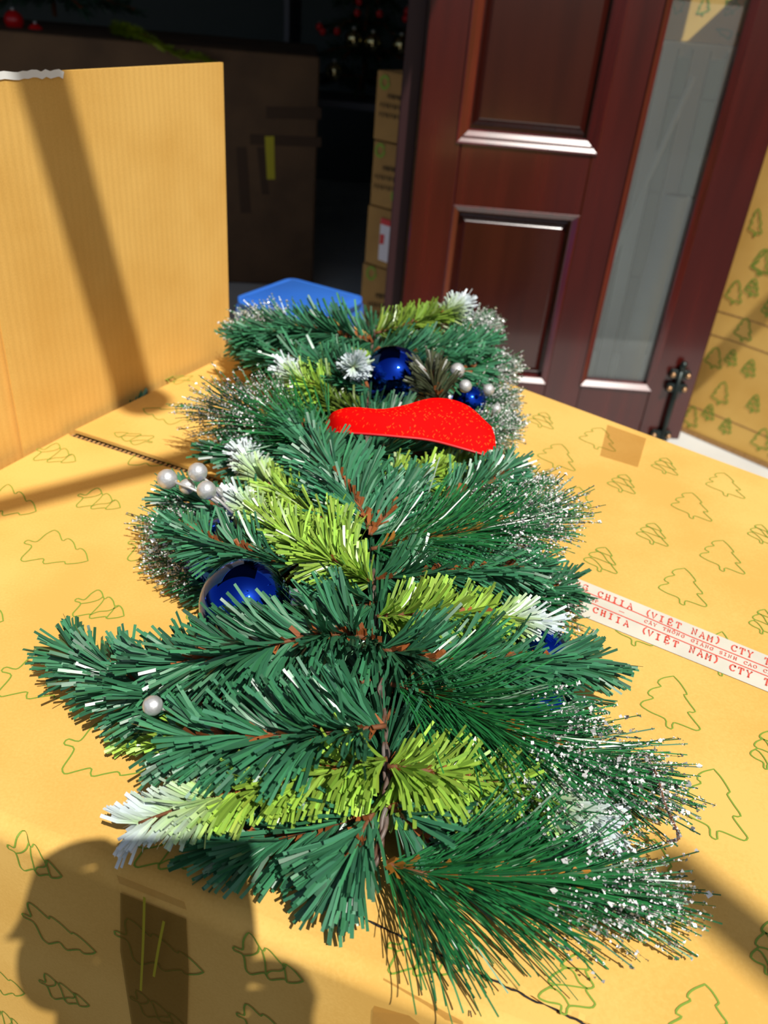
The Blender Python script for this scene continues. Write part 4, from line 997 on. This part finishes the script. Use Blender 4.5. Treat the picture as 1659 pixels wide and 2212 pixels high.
# ------------------------------------------------------------------ dim decorations in the shop
def far_tree(name, base, height, rad, lab, seed, tiers=5, per=8, z_up=None):
    rg = np.random.default_rng(seed); e = empty(name, (0, 0, 0)); tag(e, lab, 'christmas tree')
    base = np.asarray(base, float)
    tube('trunk', [base, base + [0, 0, height * .5], base + [0, 0, height]], .008, M['stem'], e)
    for t in range(tiers):
        for k_ in range(per):
            a_ = 2 * math.pi * (k_ + .5 * (t % 2)) / per; z_ = height * (.12 + .8 * t / tiers); r_ = rad * (1 - .8 * t / tiers)
            p = base + [0, 0, z_]; q = p + [math.cos(a_) * r_, math.sin(a_) * r_, -.02]
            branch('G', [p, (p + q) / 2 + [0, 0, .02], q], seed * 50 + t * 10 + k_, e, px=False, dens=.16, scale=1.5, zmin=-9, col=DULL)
    return e
shtop = float(at_y(705, 215, shy)[2])
tb_ = np.array([at_y(790, 100, shy + .2)[0], shy + .2, shtop])
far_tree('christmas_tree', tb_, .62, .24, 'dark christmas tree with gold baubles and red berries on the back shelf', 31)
def hang(px, py, y, r, m, name, lab, cat, grp):
    c = at_y(px, py, y); e = empty(name, tuple(c)); tag(e, lab, cat, grp)
    bm = bmesh.new(); bmesh.ops.create_uvsphere(bm, u_segments=20, v_segments=12, radius=r); obj('ball', bm, M[m], e, True)
    tube('cap', [(0, 0, r * .97), (0, 0, r * 1.1), (0, 0, r * 1.22)], r * .22, M['silver'], e, 8)
for px, py, lab in ((764, 85, 'gold bauble on the shelf tree, left of three in a row'), (805, 92, 'gold bauble on the shelf tree, middle of three in a row'), (866, 98, 'gold bauble on the shelf tree, nearest the door post'), (722, 155, 'gold bauble hanging lowest on the shelf tree, next to the dark carton')):
    hang(px, py, shy - .02, .036, 'gold', 'bauble', lab, 'bauble', 'gold baubles in the shop')
for px, py, lab in ((690, 58, 'pair member of red berries above the dark carton, upper'), (697, 68, 'pair member of red berries above the dark carton, lower'), (776, 4, 'red berry at the very top of the shelf tree'), (772, 28, 'red berry under the topmost one on the shelf tree'), (820, 30, 'red berry above the middle gold bauble'), (876, 40, 'red berry near the door post, lower'), (880, 24, 'red berry near the door post, upper'), (728, 68, 'dull red berry between the berry pair and the gold baubles')):
    hang(px, py, shy - .04, .014, 'red_berry', 'red_berry', lab, 'berry', 'red berries in the shop')
# tree and tinsel on the big dark carton
dtop = float(p0[2]); pt = at_y(62, 105, 3.0); pt = np.array([pt[0], 3.25, dtop + .03])
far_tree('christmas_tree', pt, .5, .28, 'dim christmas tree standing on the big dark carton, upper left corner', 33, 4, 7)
for px, py, r in ((30, 45, .03), (70, 95, .03), (78, 70, .025)):
    hang(px, py, 3.0, r, 'red_berry', 'bauble', {45: 'dim red bauble high on the upper left tree', 95: 'dim red bauble low on the upper left tree', 70: 'dim red bauble in the middle of the upper left tree'}[py], 'bauble', 'red baubles on the upper left tree')
e = empty('tinsel_garland', (0, 0, 0)); tag(e, 'yellow-green tinsel garland lying on the big dark carton', 'garland')
gp = [at_plane(x, y, p0 - n_ * .022, n_) for x, y in ((300, 98), (380, 114), (430, 122), (470, 140))]
gp = [gp[0] + n_ * .25 + [-.12, 0, dtop + .02 - gp[0][2]], gp[0] + n_ * .03 + [0, 0, dtop + .022 - gp[0][2]]] + gp[1:]
branch('L', gp, 777, e, px=False, scale=.9, frost=(2, 3), col=np.array([.22, .30, .01]), zmin=-9, dens=.8)

# ------------------------------------------------------------------ awning poles that throw the two bars of shade
toSun = -SUN_DIR
def pole(p, q, dist, r, ext, lab, ext2=None):
    p, q = np.asarray(p) + toSun * dist, np.asarray(q) + toSun * dist; d = q - p
    a_, b_ = p - d * ext, q + d * (ext if ext2 is None else ext2)
    e = empty('awning_pole', tuple(a_)); tag(e, lab, 'pole')
    tube('bar', [np.zeros(3), (b_ - a_) / 2, b_ - a_], r, M['metal_pole'], e, 14)
    tube('end_cap', [b_ - a_, (b_ - a_) + nrm(d) * .01, (b_ - a_) + nrm(d) * .02], r * 1.15, M['iron'], e, 14)
pole(pnl(100, 200), pnl(255, 730), 1.9, .028, .25, 'grey awning pole above the tall carton', .4)
pole(at_z(1440, 1880, 0), at_z(1640, 2045, 0), 2.3, .019, .05, 'grey awning pole above the near right corner', 6)

pole(at_z(0, 1095, 0), at_z(430, 985, 0), 2.0, .014, .6, 'thin grey awning pole above the left side of the printed carton', .1)
pole(on_rw(1510, 815), on_rw(1659, 665), 1.6, .022, .1, 'grey awning pole above the carton right of the door', .8)

# ------------------------------------------------------------------ the phone that takes the picture, and the hands
ph = empty('smartphone', tuple(CAMP)); tag(ph, 'black smartphone held up over the near end of the carton', 'phone')
ph.matrix_world = cam.matrix_world.copy()
bm = bmesh.new(); box_bm(bm, (-.006, -.118, .012), (.080, .042, .020), .004, 3); obj('body', bm, M['iron'], ph)
bm = bmesh.new(); box_bm(bm, (-.003, -.114, .0195), (.077, .038, .0205), 0); obj('screen', bm, M['dark_hole'], ph)
M['skin'] = noisy('skin', srgb(206, 158, 128), srgb(194, 142, 112), 30, .5); M['sleeve'] = noisy('sleeve', srgb(70, 74, 90), srgb(56, 60, 76), 20, .8)
pers = empty('person', tuple(CAMP)); pers.matrix_world = cam.matrix_world.copy(); tag(pers, 'pair of hands in dark sleeves holding the smartphone over the carton', 'person')
def skin_mesh(name, chains, m):
    """chains of (point, radius); the first point of a later chain names the vertex it grows from"""
    V, Ed, R = [], [], []
    for root, pts in chains:
        prev = root
        for p, r in pts:
            V.append(p); R.append(r)
            if prev is not None: Ed.append((prev, len(V) - 1))
            prev = len(V) - 1
    me = bpy.data.meshes.new(name); me.from_pydata(V, Ed, []); o = bpy.data.objects.new(name, me); C.objects.link(o)
    o.modifiers.new('skin', 'SKIN'); sv = me.skin_vertices[0].data
    for i, r in enumerate(R): sv[i].radius = (r, r)
    sv[0].use_root = True
    sb = o.modifiers.new('smooth', 'SUBSURF'); sb.levels = 1; sb.render_levels = 2
    me.materials.append(m); o.parent = pers
    return o
def hand(sx, ox, oy):
    P = lambda x, y, z: (ox + sx * x, oy + y, z)
    ch = [(None, [(P(-.022, -.055, .056), .027), (P(-.020, -.020, .048), .030), (P(-.020, .008, .040), .027)])]
    for i, (dy, ln) in enumerate(((.026, .95), (.008, 1.05), (-.011, 1.0), (-.030, .8))):
        ch.append((2 if i < 2 else 1, [(P(-.030, dy, .026), .0095), (P(-.020, dy + .003, .012), .0092), (P(-.006, dy + .004, .0035 + .002), .0084), (P(.006 * ln, dy + .004, .0045), .0074)]))
    ch.append((1, [(P(-.012, -.005, .048), .011), (P(.004, .012, .034), .0095), (P(.016, .026, .030), .0085)]))
    skin_mesh('hand', ch, M['skin'])
    skin_mesh('sleeve', [(None, [(P(.006, -.012, .050), .026), (P(.012, -.06, .058), .034), (P(.022, -.13, .075), .042), (P(.030, -.23, .12), .048)])], M['sleeve'])
hand(1, -.004, 0.002); hand(-1, .078, -.065)
